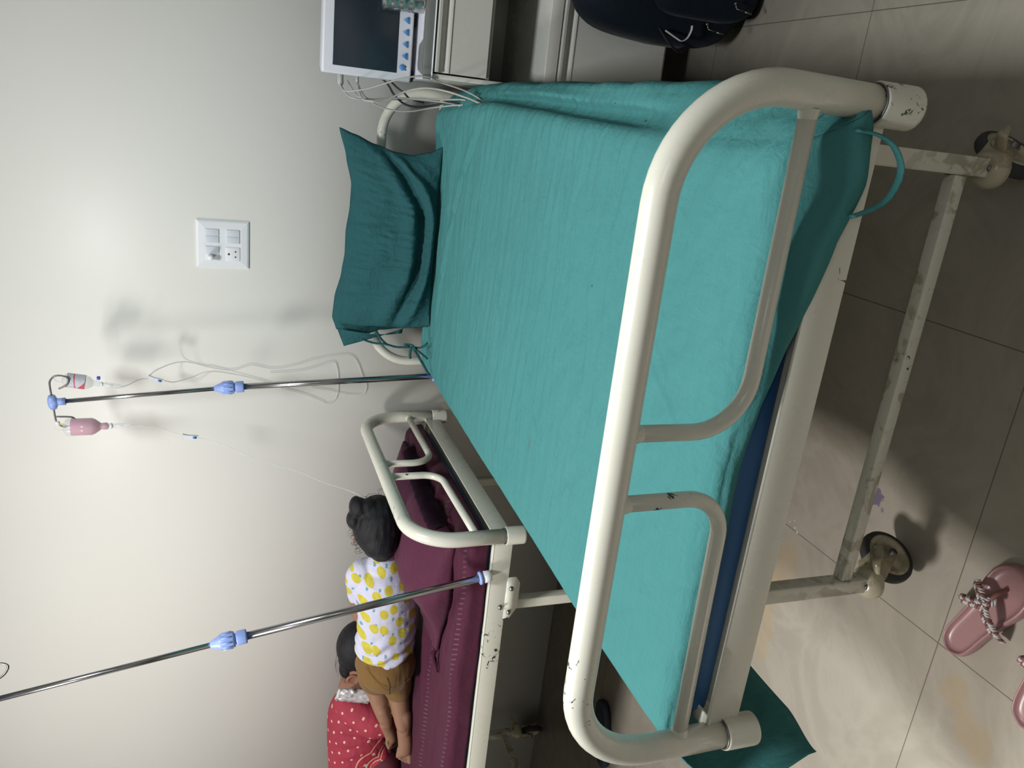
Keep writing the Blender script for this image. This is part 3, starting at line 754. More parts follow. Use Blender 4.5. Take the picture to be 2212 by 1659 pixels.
def line(name, pts, rad, mat, label, cat='drip tube', n=8):
    bm = B(); tube(bm, smoothpath(pts, n), rad, 8); o = obj(name, bm, mat); tag(o, label, cat); return o
line('drip_tube', [(-.608, 1.65, 1.607), (-.606, 1.645, 1.575), (-.612, 1.64, 1.53), (-.626, 1.63, 1.48), (-.634, 1.622, 1.46), (-.638, 1.615, 1.41), (-.655, 1.59, 1.34), (-.680, 1.56, 1.27), (-.700, 1.54, 1.20), (-.722, 1.52, 1.12), (-.750, 1.50, 1.05), (-.775, 1.49, .98), (-.795, 1.48, .93), (-.85, 1.53, .86), (-.93, 1.60, .80)], .0017, TUBING,
     'thin drip tube running from the pink bottle down to the child')
line('drip_tube', [(-.494, 1.687, 1.631), (-.490, 1.70, 1.612), (-.485, 1.73, 1.585), (-.490, 1.75, 1.555), (-.500, 1.76, 1.52), (-.515, 1.79, 1.49), (-.512, 1.83, 1.44), (-.500, 1.85, 1.39), (-.515, 1.862, 1.31), (-.536, 1.864, 1.23), (-.565, 1.864, 1.16), (-.590, 1.864, 1.08), (-.612, 1.864, 1.03), (-.625, 1.864, 1.00), (-.600, 1.864, .972), (-.548, 1.864, .968), (-.490, 1.864, .975), (-.470, 1.864, .995), (-.500, 1.864, 1.09), (-.510, 1.864, 1.20)], .0018, TUBING,
     'looped drip tube hanging against the wall from the empty bottle')
line('drip_tube', [(-.480, 1.748, 1.562), (-.470, 1.79, 1.535), (-.470, 1.86, 1.47), (-.492, 1.864, 1.38), (-.500, 1.864, 1.32), (-.482, 1.864, 1.26), (-.495, 1.864, 1.19), (-.482, 1.864, 1.12), (-.462, 1.864, 1.06), (-.446, 1.864, .98), (-.445, 1.864, .93), (-.470, 1.864, .905), (-.52, 1.864, .885), (-.560, 1.864, .868), (-.590, 1.864, .880), (-.592, 1.864, .93), (-.575, 1.864, 1.00), (-.565, 1.864, 1.06)], .0018, TUBING,
     'second coil of clear tube hanging loose beside the drip stand on the wall')

# ------------------------------------------------------------------ switch plate on the wall
sp = empty('switch_board', (-.0805, 1.87, 1.344))
tag(sp, 'white square switch board on the wall with five switches, dial and socket', 'switch board')
bm = B()
o1, o2 = [], []
hw, hh = .0745, .0775
for (k, y) in ((1.0, 0), (1.0, -.005), (.93, -.0075), (.72, -.0095)):
    o1.append([bm.verts.new((sx*hw*k, y, sz*hh*k)) for sx, sz in ((-1, -1), (1, -1), (1, 1), (-1, 1))])
for a, b in zip(o1[:-1], o1[1:]):
    for k in range(4): bm.faces.new((a[k], a[(k+1) % 4], b[(k+1) % 4], b[k]))
bm.faces.new(o1[-1]); bm.faces.new(o1[0]); obj('face_plate', bm, WHITEPL, sp, smooth=False)
SW2 = plain('cool_white_plastic', (.60, .64, .70), .35, var=.01)
def rocker(cx, cz, wd=.021, ht=.040):
    bm = B(); box(bm, (cx-wd/2, -.0122, cz-ht/2), (cx+wd/2, -.006, cz+ht/2), .0012); obj('rocker_switch', bm, SW2, sp)
for cx, cz in ((.0375, .0315), (.0155, .0315), (.0375, -.0300), (.0155, -.0300), (-.0170, .0315)): rocker(cx, cz)
bm = B(); box(bm, (-.0500, -.0110, .0115), (-.0290, -.006, .0515), .001); b_ = obj('dimmer_plate', bm, WHITEPL, sp)
bm = B(); lathe(bm, [(.001, .030), (.0075, .030), (.0085, .027), (.0090, .0)], 24, frame((-.0385, -.010, .036), (0, -1, 0), (1, 0, 0))); obj('dimmer_knob', bm, plain('glossy_white_plastic', (.78, .80, .82), .25), sp)
bm = B(); box(bm, (-.0505, -.0115, -.0510), (-.0075, -.006, -.0085), .001); so_ = obj('socket_plate', bm, WHITEPL, sp)
for hx, hz, hr in ((-.029, -.0175, .0034), (-.0205, -.0375, .0025), (-.0375, -.0375, .0025)):
    bm = B(); lathe(bm, [(.0002, 0), (hr, 0), (hr, .0006), (.0002, .0006)], 16, frame((hx, -.0113, hz), (0, -1, 0), (1, 0, 0))); obj('socket_hole', bm, DARKPL, so_)

# ------------------------------------------------------------------ bedside locker
LX0, LX1, LY0, LY1 = .474, .905, 1.450, 1.855
LOCK = m_paint('grey_white_locker_enamel', (.50, .50, .465), .80, 0.0)
LTOP = m_paint('peeling_white_locker_top', (.56, .58, .64), .80, 0.0)
lk = empty('bedside_locker', ((LX0+LX1)/2, (LY0+LY1)/2, 0)); tag(lk, 'grey steel bedside locker with drawer, open shelf and door right of the near bed', 'locker')
inv = Matrix.Translation((-(LX0+LX1)/2, -(LY0+LY1)/2, 0))
def lp(name, bm, mat, par=lk, smooth=False):
    bm.transform(inv); return obj(name, bm, mat, par, smooth=smooth)
bm = B()
box(bm, (LX0, LY0+.004, .110), (LX0+.012, LY1, .806), .0015); box(bm, (LX1-.012, LY0+.004, .110), (LX1, LY1, .806), .0015)
box(bm, (LX0+.012, LY1-.008, .110), (LX1-.012, LY1, .806)); box(bm, (LX0+.012, LY0+.006, .110), (LX1-.012, LY1-.008, .122), .001)
box(bm, (LX0+.012, LY0+.002, .448), (LX1-.012, LY1-.008, .484), .0015); box(bm, (LX0+.012, LY0+.02, .640), (LX1-.012, LY1-.008, .650), .001)
lp('cabinet_body', bm, LOCK)
bm = B(); box(bm, (LX0-.006, LY0, .806), (LX1+.006, LY1, .834), .002); tp = lp('cabinet_top', bm, LTOP)
def m_steel_edge():
    g = N('bare_grey_locker_edge'); v = g.coord(); n_ = g.noise(v, 18, 5, .6)
    g.col(g.mix(n_, (.15, .16, .155), (.24, .245, .235))); g.p(Roughness=.4, Metallic=.3); return g.m
EDGE = m_steel_edge()
bm = B(); box(bm, (LX0-.005, LY0-.0012, .810), (LX1+.005, LY0+.001, .8335), .0005)
# ragged patch of lost paint on the top by its corner
t = bmesh.new(); rp = random.Random(3); vs = [t.verts.new((LX0+.006, LY0, .8345))]
for k in range(34):
    x = LX0+.006+.42*k/33; dy = .010+.004*rp.random()
    if .012 < x-LX0 < .085: dy = .046+.018*math.sin((x-LX0)*34)+.006*rp.random()
    elif x-LX0 >= .085: dy = .012+.005*rp.random()
    vs.append(t.verts.new((x, LY0+dy, .8346)))
vs.append(t.verts.new((LX0+.426, LY0, .8345))); t.faces.new(vs); merge(bm, t)
lp('bare_edge', bm, EDGE, tp)
bm = B(); box(bm, (LX0-.004, LY0-.004, .8065), (LX1+.004, LY0+.0005, .8098), .0008); lp('edge_lip', bm, WHITEPL, tp)
def recessed_front(name, z1, z0):
    bm = B(); xa, xb = LX0+.016, LX1-.016; y = LY0
    # lip, sloping finger recess, strip, panel
    prof = [(y+.020, z1), (y-.002, z1), (y-.003, z1-.003), (y-.002, z1-.010), (y+.016, z1-.012), (y+.018, z1-.028), (y+.004, z1-.034), (y-.0025, z1-.035), (y-.003, z1-.039), (y, z1-.041), (y, z0), (y+.020, z0)]
    A = [bm.verts.new((xa, a, b)) for a, b in prof]; Z = [bm.verts.new((xb, a, b)) for a, b in prof]; n = len(prof)
    for k in range(n): bm.faces.new((A[k], A[(k+1) % n], Z[(k+1) % n], Z[k]))
    bm.faces.new(A); bm.faces.new(Z); return lp(name, bm, LOCK)
recessed_front('drawer', .801, .655); recessed_front('door', .444, .118)
for (x, y) in ((LX0+.02, LY0+.025), (LX1-.02, LY0+.025), (LX0+.02, LY1-.02), (LX1-.02, LY1-.02)):
    bm = B(); box(bm, (x-.0125, y-.0125, 0), (x+.0125, y+.0125, .112), .002); lp('leg', bm, DARKPL)

# ------------------------------------------------------------------ patient monitor on the locker
mn = empty('patient_monitor', (.620, 1.60, .834)); tag(mn, 'white patient monitor with dark screen and blue buttons on the locker', 'monitor')
mi_ = Matrix.Translation((-.620, -1.60, -.834))
def mp(name, bm, mat, par=mn, smooth=True):
    bm.transform(mi_); return obj(name, bm, mat, par, smooth)
MX0, MX1, MZ0, MZ1, MY = .457, .790, .848, 1.090, 1.530
BEZ = plain('off_white_monitor_plastic', (.58, .60, .66), .4, var=.02)
bm = B(); box(bm, (MX0, MY, MZ0), (MX1, MY+.035, MZ1), .006, seg=3); bz = mp('bezel', bm, BEZ)
bm = B(); box(bm, (MX0+.006, MY+.034, MZ0+.004), (MX1-.006, MY+.150, MZ1-.008), .015, seg=3); mp('housing', bm, BEZ)
SCR = plain('dark_glass_screen', (.018, .027, .038), .18, var=.3, scale=6)
bm = B(); box(bm, (.478, MY-.0006, .888), (.768, MY+.004, 1.062), .0008); mp('screen', bm, SCR, bz)
BBL = plain('blue_rubber_button', (.06, .22, .50), .5)
for k in range(7):
    x = .5235+.0302*k; z = .8672
    t = bmesh.new(); pts = fillet([(x-.0100, 0, z-.0055), (x, 0, z+.0115), (x+.0100, 0, z-.0055), (x-.0100, 0, z-.0055)], .0020, 4)[1:-1]
    pts = [Vector((x-.0092, 0, z-.0055))]+pts
    v1 = [t.verts.new((p.x, MY+.001, p.z)) for p in pts]; v2 = [t.verts.new((p.x, MY-.0022, p.z)) for p in pts]
    t.faces.new(v1); t.faces.new(v2)
    for q in range(len(pts)): t.faces.new((v1[q], v1[(q+1) % len(pts)], v2[(q+1) % len(pts)], v2[q]))
    bm = B(); merge(bm, t); bmesh.ops.remove_doubles(bm, verts=bm.verts[:], dist=.0002)
    bt = mp('arrow_button', bm, BBL, bz, smooth=False)
    bm = B(); rr = random.Random(k)
    for q in range(6): box(bm, (x-.0085+q*.0028, MY-.0006, .8578), (x-.0085+q*.0028+.0016*rr.uniform(.6, 1.1), MY+.0008, .8596))
    mp('button_caption', bm, GREYPL, bz, smooth=False)
bm = B(); lathe(bm, [(.0002, .003), (.0072, .003), (.0082, .0015), (.0082, -.001)], 24, frame((.4938, MY, .8735), (0, -1, 0), (1, 0, 0))); mp('power_button', bm, BBL, bz)
for x in (.4885, .4965):
    bm = B(); lathe(bm, [(.0002, .0012), (.0018, .0012), (.0018, -.001)], 12, frame((x, MY, .8640), (0, -1, 0), (1, 0, 0))); mp('indicator_light', bm, DARKPL, bz)
for x in (.475, .62, .77):
    bm = B(); box(bm, (x-.015, MY+.030, .8342), (x+.015, MY+.14, .854), .004); mp('foot', bm, DARKPL)
# plugs and leads on the monitor's left side
for (z, y, rr, ln) in ((1.036, 1.565, .0085, .032), (.990, 1.565, .0045, .020)):
    bm = B(); lathe(bm, [(rr*.8, 0), (rr, .002), (rr, ln*.75), (rr*.55, ln)], 16, frame((MX0+.002, y, z), (-1, 0, -.05), (0, 1, 0))); mp('plug', bm, GREYPL)
LEAD = plain('pale_grey_cable', (.36, .36, .34), .5); LEADK = plain('black_cable', (.02, .022, .028), .5)
for pts, rr, mt in (
    ([(.432, 1.560, 1.036), (.416, 1.53, 1.028), (.419, 1.50, 1.003), (.430, 1.48, .966), (.464, 1.44, .885), (.475, 1.435, .825), (.465, 1.46, .775), (.454, 1.44, .725), (.440, 1.37, .705), (.425, 1.33, .690)], .0021, LEAD),
    ([(.430, 1.560, 1.034), (.408, 1.53, 1.022), (.399, 1.50, 1.004), (.401, 1.50, .961), (.413, 1.50, .886), (.422, 1.50, .768), (.428, 1.46, .705), (.412, 1.44, .685)], .0022, LEAD),
    ([(.440, 1.560, .988), (.412, 1.52, .978), (.400, 1.50, .965), (.387, 1.50, .940), (.380, 1.50, .896), (.383, 1.50, .845), (.400, 1.50, .780), (.415, 1.46, .708), (.405, 1.44, .690)], .0021, LEAD),
    ([(.440, 1.562, .990), (.402, 1.50, .984), (.397, 1.46, .965), (.401, 1.46, .930), (.428, 1.46, .882), (.445, 1.44, .832), (.445, 1.42, .780), (.432, 1.37, .724), (.424, 1.32, .712), (.415, 1.28, .695)], .0026, LEAD),
    ([(.445, 1.60, 1.012), (.415, 1.56, .995), (.403, 1.54, .975), (.407, 1.52, .90), (.415, 1.52, .82), (.415, 1.49, .74), (.405, 1.47, .69)], .0018, LEAD),
    ([(.470, 1.66, .915), (.446, 1.56, .905), (.420, 1.52, .893), (.399, 1.52, .861), (.396, 1.52, .822), (.405, 1.52, .780), (.420, 1.50, .730), (.405, 1.49, .69)], .0030, LEADK),
    ([(.468, 1.62, .900), (.443, 1.54, .886), (.428, 1.52, .866), (.415, 1.53, .845), (.410, 1.56, .80)], .0028, LEADK)):
    bm = B(); tube(bm, smoothpath(pts, 8), rr, 8); mp('lead_cable', bm, mt)

# steel tumbler with ribbed bands, in front of the monitor
tb = empty('steel_tumbler', (.662, 1.488, .834)); tag(tb, 'ribbed steel tumbler standing on the locker in front of the monitor', 'tumbler')
bm = B(); prof = [(.0005, .002), (.027, .000), (.0305, .003)]
for k in range(22):
    z = .006+.092*k/21; rr = .031+.003*(k/21)+(.0012 if k in (5, 6, 7, 11, 12, 13, 17, 18) else 0); prof.append((rr, z))
prof += [(.0350, .103), (.0362, .106), (.0350, .107), (.0335, .103), (.030, .010), (.0005, .008)]
lathe(bm, prof, 40); obj('tumbler_body', bm, plain('teal_tinted_steel', (.46, .48, .48), .16, .9, 0.0, 5), tb)

# ------------------------------------------------------------------ backpack on the floor, leaning on the locker
bp = empty('backpack', (.85, 1.28, 0)); tag(bp, 'dark navy backpack standing on the floor against the locker', 'backpack')
NAVY = m_cloth('navy_nylon', (.003, .0055, .010), (.006, .011, .017), weave=400, wr=.3, rough=.6, sheen=0.05)
def sq(v, e): return math.copysign(abs(v)**e, v)
def superell(bm, c, rad, e1=.5, e2=.6, nu=48, nv=28, fn=None):
    rings = []
    for j in range(1, nv):
        ph = -PI/2+PI*j/nv; ring = []
        for i in range(nu):
            th = 2*PI*i/nu
            p = Vector((rad[0]*sq(math.cos(ph), e1)*sq(math.cos(th), e2), rad[1]*sq(math.cos(ph), e1)*sq(math.sin(th), e2), rad[2]*sq(math.sin(ph), e1)))
            if fn: p = fn(p)
            ring.append(bm.verts.new(p+Vector(c)))
        rings.append(ring)
    for a, b in zip(rings[:-1], rings[1:]):
        for k in range(nu): bm.faces.new((a[k], a[(k+1) % nu], b[(k+1) % nu], b[k]))
    bm.faces.new(rings[0]); bm.faces.new(rings[-1])
def bagfn(p):
    t = (p.z+.25)/.5; p = p.copy(); p.x *= 1.06-.30*max(0, t-.45)**1.3-.10*max(0, .22-t)*2; p.y += .05*t
    p += Vector((nz(p.x*6, p.y*6, p.z*6), nz(p.x*6+9, p.y*6, p.z*6), 0))*.008; return p
bm = B(); superell(bm, (0, 0, .243), (.215, .098, .242), .55, .62, fn=bagfn); obj('main_compartment', bm, NAVY, bp)
bm = B(); superell(bm, (.0, -.090, .165), (.160, .045, .150), .45, .55, fn=lambda p: p+Vector((0, .05*(p.z+.15)/.5, 0))); pk = obj('front_pocket', bm, NAVY, bp)
bm = B(); tube(bm, smoothpath([(-.19, -.01, .12), (-.226, -.03, .165), (-.238, -.05, .20), (-.222, -.06, .235), (-.19, -.045, .26)], 6), .0075, 10, flat=.3); obj('side_strap', bm, plain('dark_webbing', (.012, .014, .02), .8), bp)
bm = B(); tube(bm, smoothpath([(-.196, -.060, .250), (-.212, -.075, .222), (-.217, -.080, .208), (-.208, -.085, .196), (-.190, -.088, .190), (-.178, -.088, .190)], 6), .0050, 10, flat=.3, up=(0, 1, 0)); obj('reflective_loop', bm, plain('grey_webbing', (.34, .33, .32), .7), bp)
for (x, y, z, a) in ((-.172, -.112, .160, .7), (-.118, -.140, .105, .0)):
    bm = B(); tube(bm, [(x, y, z), (x-.012, y-.004, z-.003)], .0018, 8); tube(bm, [(x-.012, y-.004, z-.003), (x-.016, y-.006, z-.028)], .0012, 8)
    tube(bm, [(x-.016, y-.006, z-.028), (x-.019, y-.007, z-.048)], .0024, 8); ellipsoid(bm, (x, y, z), (.004, .003, .004))
    obj('zip_pull', bm, METALD, bp)
# ------------------------------------------------------------------ slippers
def m_sole():
    return plain('dusty_pink_rubber', (.39, .215, .220), .30, var=.05, scale=20)
SOLE = m_sole(); BRW = plain('white_braid_leather', (.62, .60, .60), .4); BRP = plain('rose_braid_leather', (.25, .105, .10), .45)
def slipper(right=1):
    root = empty('slipper'); Lh = .122
    hw = [(-1, .0), (-.97, .014), (-.88, .0255), (-.7, .0315), (-.45, .0315), (-.15, .0325), (.15, .038), (.45, .0445), (.68, .0440), (.84, .036), (.94, .023), (.985, .010), (1, .0)]
    cx = lambda s: .006*right*math.sin((s+.2)*2.0)
    outl = []
    ss = [-1, -.985, -.95, -.88, -.78, -.65, -.5, -.3, -.1, .1, .3, .45, .6, .72, .82, .90, .95, .985, 1]
    for s in ss: outl.append((cx(s)+lerp_tab(hw, s), s*Lh))
    for s in ss[-2:0:-1]: outl.append((cx(s)-lerp_tab(hw, s), s*Lh))
    def ringat(bm, k, z): 
        return [bm.verts.new((cx(y/Lh)+(x-cx(y/Lh))*k, y*(1-(1-k)*.28), z)) for x, y in outl]
    bm = B()
    secs = [(.92, .0), (1.0, .003), (1.02, .012), (1.0, .0205), (.94, .0245), (.86, .0248), (.80, .0225), (.76, .0185), (.55, .0165), (.2, .0165)]
    rs = [ringat(bm, k, z) for k, z in secs]
    for a, b in zip(rs[:-1], rs[1:]):
        for k in range(len(a)): bm.faces.new((a[k], a[(k+1) % len(a)], b[(k+1) % len(a)], b[k]))
    bm.faces.new(rs[0]); bm.faces.new(rs[-1]); so = obj('sole', bm, SOLE, root)
    so.modifiers.new('s', 'SUBSURF').render_levels = 1
    # crossing straps: a flat band with slanted plaits in two colours on top
    def braid(path):
        P = smoothpath(path, 9); n = len(P)
        bm = B(); tube(bm, P, .0078, 10, flat=1.0)
        bm.free()
        bm = B(); rings = []
        for i, p in enumerate(P):
            T = (P[min(i+1, n-1)]-P[max(i-1, 0)]).normalized(); sd = T.cross(Vector((0, 0, 1))).normalized(); up = sd.cross(T)
            rings.append([bm.verts.new(p+sd*(.0088*math.cos(a))+up*(.0026*math.sin(a))) for a in [2*PI*k/12 for k in range(12)]])
        for a_, b_ in zip(rings[:-1], rings[1:]):
            for k in range(12): bm.faces.new((a_[k], a_[(k+1) % 12], b_[(k+1) % 12], b_[k]))
        bm.faces.new(rings[0]); bm.faces.new(rings[-1]); st = obj('strap', bm, BRP, root)
        L_ = [0]
        for i in range(1, n): L_.append(L_[-1]+(P[i]-P[i-1]).length)
        m = int(L_[-1]/.0050); rr = random.Random(m)
        bw, bp_ = B(), B()
        for q in range(m):
            l = (q+.5)*L_[-1]/m; i = max(k for k in range(n-1) if L_[k] <= l); T = (P[i+1]-P[i]).normalized(); p = P[i].lerp(P[i+1], (l-L_[i])/(L_[i+1]-L_[i]+1e-9))
            sd = T.cross(Vector((0, 0, 1))).normalized(); up = sd.cross(T)
            for s_ in (-1, 1):
                tgt = bw if (s_ > 0) == (q % 4 < 2) or (s_ > 0 and rr.random() < .3) else bp_
                tube(tgt, [p+up*.0012*(-1)+sd*s_*.0090-T*.0035, p+up*.0030+sd*s_*.0050, p+up*.0030+sd*s_*.0004+T*.0045], [.0016, .0026, .0020], 6)
        obj('white_plaits', bw, BRW, st); obj('rose_plaits', bp_, BRP, st)
    r_ = right
    A = (cx(.36), .060, .026)       # toe post side
    braid([(.046*r_, -.018, .010), (.040*r_, -.002, .034), (.020*r_, .016, .046), (-.002, .034, .046), (-.022*r_, .044, .042), (-.036*r_, .046, .034)])
    braid([(-.043*r_, -.020, .010), (-.038*r_, -.004, .034), (-.022*r_, .012, .045), (-.004*r_, .026, .048), (.004*r_, .040, .044), (.006*r_, .050, .036)])
    bm = B(); tube(bm, smoothpath([(.004*r_, .040, .042), (.004*r_, .060, .036), (.003*r_, .068, .018)], 6), .0042, 10); obj('toe_post', bm, BRP, root)
    return root
sl = slipper(1); sl.location = (-.3725, .0850, 0); sl.rotation_euler = (0, 0, math.atan2(-.19, .047)+0)
sl.rotation_euler = (0, 0, -(PI/2+.30)+.0)
tag(sl, 'pink slipper with crossed braided straps lying nearer the bed caster', 'slipper', 'pair of pink slippers')
sl2 = copy_tree(sl); sl2.location = (-.398, -.052, 0); sl2.rotation_euler = (0, 0, -(PI/2+.02))
tag(sl2, 'second pink slipper cut off by the edge of the picture', 'slipper', 'pair of pink slippers')
# dark shoe under the farther bed
ds = empty('sandal', (-1.745, 1.285, 0), 1.9); tag(ds, 'dark blue sandal on the floor under the farther bed', 'sandal')
bm = B(); superell(bm, (0, 0, .014), (.045, .125, .014), .3, .7); obj('sole', bm, plain('dark_navy_sole', (.012, .02, .035), .5), ds)
for sy in (.0, .05):
    bm = B(); tube(bm, smoothpath([(-.044, sy, .015), (-.030, sy+.01, .045), (0, sy+.02, .055), (.030, sy+.01, .045), (.044, sy, .015)], 6), .012, 10, flat=.3, up=(0, 1, 0)); obj('strap', bm, plain('navy_strap', (.015, .03, .06), .5), ds)
# water drops
for k, (x, y, s) in enumerate(((-.486, .632, .0028), (-.492, .612, .0040), (-.498, .600, .0046), (-.476, .618, .0024))):
    bm = B(); ellipsoid(bm, (0, 0, 0), (s, s*.8, s*.35), useg=14, vseg=8)
    o = obj('water_drop', bm, m_clear('water', (.9, .95, 1), .35, .03) if k == 0 else bpy.data.materials['water'])
    o.location = (x, y, s*.12); tag(o, ('small water drop on the floor, nearest the picture top of the cluster', 'second largest water drop on the floor, in the middle of the cluster', 'largest water drop on the floor beside the tile joint', 'tiniest water drop on the floor of the cluster')[k], 'water drop', 'water drops on the floor')

# ------------------------------------------------------------------ maroon sheet and pillow on the farther bed
bm = B(); box(bm, (-2.40, 1.005, .641), (-.715, 1.815, .706), .014, seg=3)
tag(obj('mattress', bm, BLUEFOAM), 'mattress of the farther bed under the maroon sheet', 'mattress')
def maroon():
    bm = B(); NX, NY = 230, 110; rows = []
    for j in range(NY+1):
        y = .992+(1.828-.992)*j/NY; row = []
        for i in range(NX+1):
            x = -2.42+(2.42-.700)*i/NX
            z = .722+.005*nz(x*4, y*5, 2)+.005*nz(x*4, y*16, 6)+.002*(1-2.5*abs(nz(x*9, y*20, 16)))
            # long folds running down the bed
            for (y0, wd, h, ph) in ((1.11, .012, .013, 0.), (1.20, .016, .010, 1.), (1.05, .010, .008, 2.), (1.30, .018, .022, 3.), (1.155, .007, .007, 4.4)):
                yy = y0+.035*math.sin(x*2.6+ph)+.02*nz(x*3, ph, 1)
                z += h*math.exp(-((y-yy)/wd)**2)*(.6+.4*nz(x*2.2, ph, 5))
            ef = y-.992; e2 = -.700-x
            z -= .020*math.exp(-ef/.014)+.030*math.exp(-e2/.012)
            row.append(bm.verts.new((x, y, z)))
        rows.append(row)
    for j in range(NY):
        for i in range(NX): bm.faces.new((rows[j][i], rows[j][i+1], rows[j+1][i+1], rows[j+1][i]))
    prev = rows[0]
    for k in range(1, 7):
        t = k/6; cur = [bm.verts.new((v.co.x, .992-.006*t+.004*nz(v.co.x*12, t, 1), v.co.z+(.662+.006*nz(v.co.x*6, 0, 2)-v.co.z)*t)) for v in rows[0]]
        for a in range(NX): bm.faces.new((prev[a], prev[a+1], cur[a+1], cur[a]))
        prev = cur
    prev = [r_[-1] for r_ in rows]
    for k in range(1, 7):
        t = k/6; cur = [bm.verts.new((-.700+.004*t+.004*nz(r_[-1].co.y*12, t, 1), r_[-1].co.y, r_[-1].co.z+(.665-r_[-1].co.z)*t)) for r_ in rows]
        for a in range(NY): bm.faces.new((prev[a], prev[a+1], cur[a+1], cur[a]))
        prev = cur
    o = obj('bed_sheet', bm, PURPLE); o.modifiers.new('t', 'SOLIDIFY').thickness = .0015; return o
ms = maroon(); tag(ms, 'maroon satin striped sheet on the farther bed', 'bed sheet')
def maroon_pillow():
    root = empty('pillow', (-.90, 1.40, .725)); tag(root, 'maroon pillow with dark frill under the child, behind the rail', 'pillow')
    # pillow body: fat toward the rail, thinning into an empty flap toward the middle of the bed
    bm = B(); NU, NV = 90, 70; rows = []
    x0, x1 = -1.17, -.745; y0, y1 = 1.070, 1.790
    def top(x, y):
        s = (x-x0)/(x1-x0); t = (y-y0)/(y1-y0)
        full = min(1, max(0, (s-.05)/.50)); full = full*full*(3-2*full)
        es = max(0, 1-abs(2*s-1)**3)**.5 if s > .5 else 1
        et = max(0, 1-abs(2*t-1)**2.6)**.55
        h = .012+.108*full*es*et
        # dent of the head
        h -= .025*math.exp(-((x+.87)/.08)**2-((y-1.45)/.09)**2)
        h += .006*nz(x*8, y*8, 3)*et+.008*full*math.sin(y*26+x*8)*max(0, .6-t)*es
        return .726+h
    # the flap tapers to a point toward (-1.24, 1.10)
    for j in range(NV+1):
        t = j/NV; row = []
        for i in range(NU+1):
            s = i/NU; x = x0+(x1-x0)*s
            ylo = y0+(.085*(1-s)**2)+.010*math.sin(s*9); yhi = y1-(1-s)*.42 if s < .5 else y1-.21*(1-((s-.5)*2))
            y = ylo+(yhi-ylo)*t
            row.append(bm.verts.new((x, y, top(x, y0+(y1-y0)*t))))
        rows.append(row)
    for j in range(NV):
        for i in range(NU): bm.faces.new((rows[j][i], rows[j][i+1], rows[j+1][i+1], rows[j+1][i]))
    border = rows[0]+[r_[-1] for r_ in rows[1:]]+rows[-1][-2::-1]+[r_[0] for r_ in rows[-2:0:-1]]
    low = [bm.verts.new((v.co.x, v.co.y, .7265)) for v in border]
    for k in range(len(border)): bm.faces.new((border[k], border[(k+1) % len(border)], low[(k+1) % len(border)], low[k]))
    bm.faces.new(low)
    bm.transform(Matrix.Translation((.90, -1.40, -.725))); obj('pillow_body', bm, PURPLE_L, root)
    # wavy dark frill along the front and the rail side, and the slack lining spilling over the edge
    def frill(path, hgt, out, wav, n=90):
        P = smoothpath(path, 14); bm = B(); g = []
        for i, p in enumerate(P):
            T = (P[min(i+1, len(P)-1)]-P[max(i-1, 0)]).normalized(); nrm = Vector((T.y, -T.x, 0)); s = i/len(P)
            line = []
            for k in range(9):
                t = k/8; wv = wav*math.sin(s*34+3*nz(s*9, 1, 1))*t
                q = p+nrm*(out*math.sin(t*PI/2)+wv)+Vector((0, 0, -hgt*t**1.3+.004*nz(s*20, t*3, 2)))
                line.append(bm.verts.new(q))
            g.append(line)
        for a, b in zip(g[:-1], g[1:]):
            for k in range(8): bm.faces.new((a[k], a[k+1], b[k+1], b[k]))
        bm.transform(Matrix.Translation((.90, -1.40, -.725)))
        o = obj('frill', bm, DARKCLOTH, root); o.modifiers.new('t', 'SOLIDIFY').thickness = .002
    frill([(-.755, 1.16, .786), (-.744, 1.22, .792), (-.742, 1.33, .790), (-.742, 1.45, .782), (-.744, 1.55, .772), (-.748, 1.70, .758)], .052, .022, .005)
    for pts in ([(-1.165, 1.160, .735), (-1.185, 1.145, .745), (-1.21, 1.15, .738), (-1.235, 1.135, .732)], [(-1.165, 1.160, .735), (-1.185, 1.17, .743), (-1.20, 1.155, .736), (-1.24, 1.16, .731)]):
        bm = B(); tube(bm, smoothpath(pts, 6), .006, 8, flat=.4); bm.transform(Matrix.Translation((.90, -1.40, -.725))); obj('tie_string', bm, PURPLE, root)
    return root
maroon_pillow()

# ------------------------------------------------------------------ people
def m_lemon():
    g = N('white_cotton_with_lemons'); v = g.coord(); n_ = g.noise(v, 6, 4, .6)
    x, y, z = g.sep(v)
    xr = g.math('ADD', x, g.math('MULTIPLY', z, .45)); zr = g.math('ADD', z, g.math('MULTIPLY', x, -.35))
    def vor(ox, oz, sx, sz, rnd):
        d = g.n('ShaderNodeTexVoronoi', voronoi_dimensions='2D')
        g.L.new(g.comb(g.math('MULTIPLY', g.math('ADD', xr, ox), sx), g.math('MULTIPLY', g.math('ADD', zr, oz), sz)), d.inputs['Vector'])
        d.inputs['Scale'].default_value = 1; d.inputs['Randomness'].default_value = rnd
        return d
    d = vor(0, 0, 16.5, 22, .5); dd = d.outputs['Distance']
    d2 = vor(.030, .024, 16.5, 22, .5); d3 = vor(.034, .021, 16.5, 22, .5)
    base = g.mix(n_, (.42, .42, .56), (.56, .56, .68))
    c = g.mix(g.math('MAXIMUM', g.math('LESS_THAN', d2.outputs['Distance'], .085), g.math('LESS_THAN', d3.outputs['Distance'], .065)), base, (.12, .28, .33))
    lem = g.math('LESS_THAN', dd, .315)
    sh_ = g.mix(g.noise(v, 70, 3), (.36, .30, .02), (.56, .50, .06))
    c = g.mix(lem, c, sh_); g.col(c); g.p(Roughness=.85)
    w1 = g.noise(g.mapping(v, (2.2, 1, 1), rot=(0, .5, 0)), 15, 3, .5, .5); g.bump(w1, .3, .015); return g.m
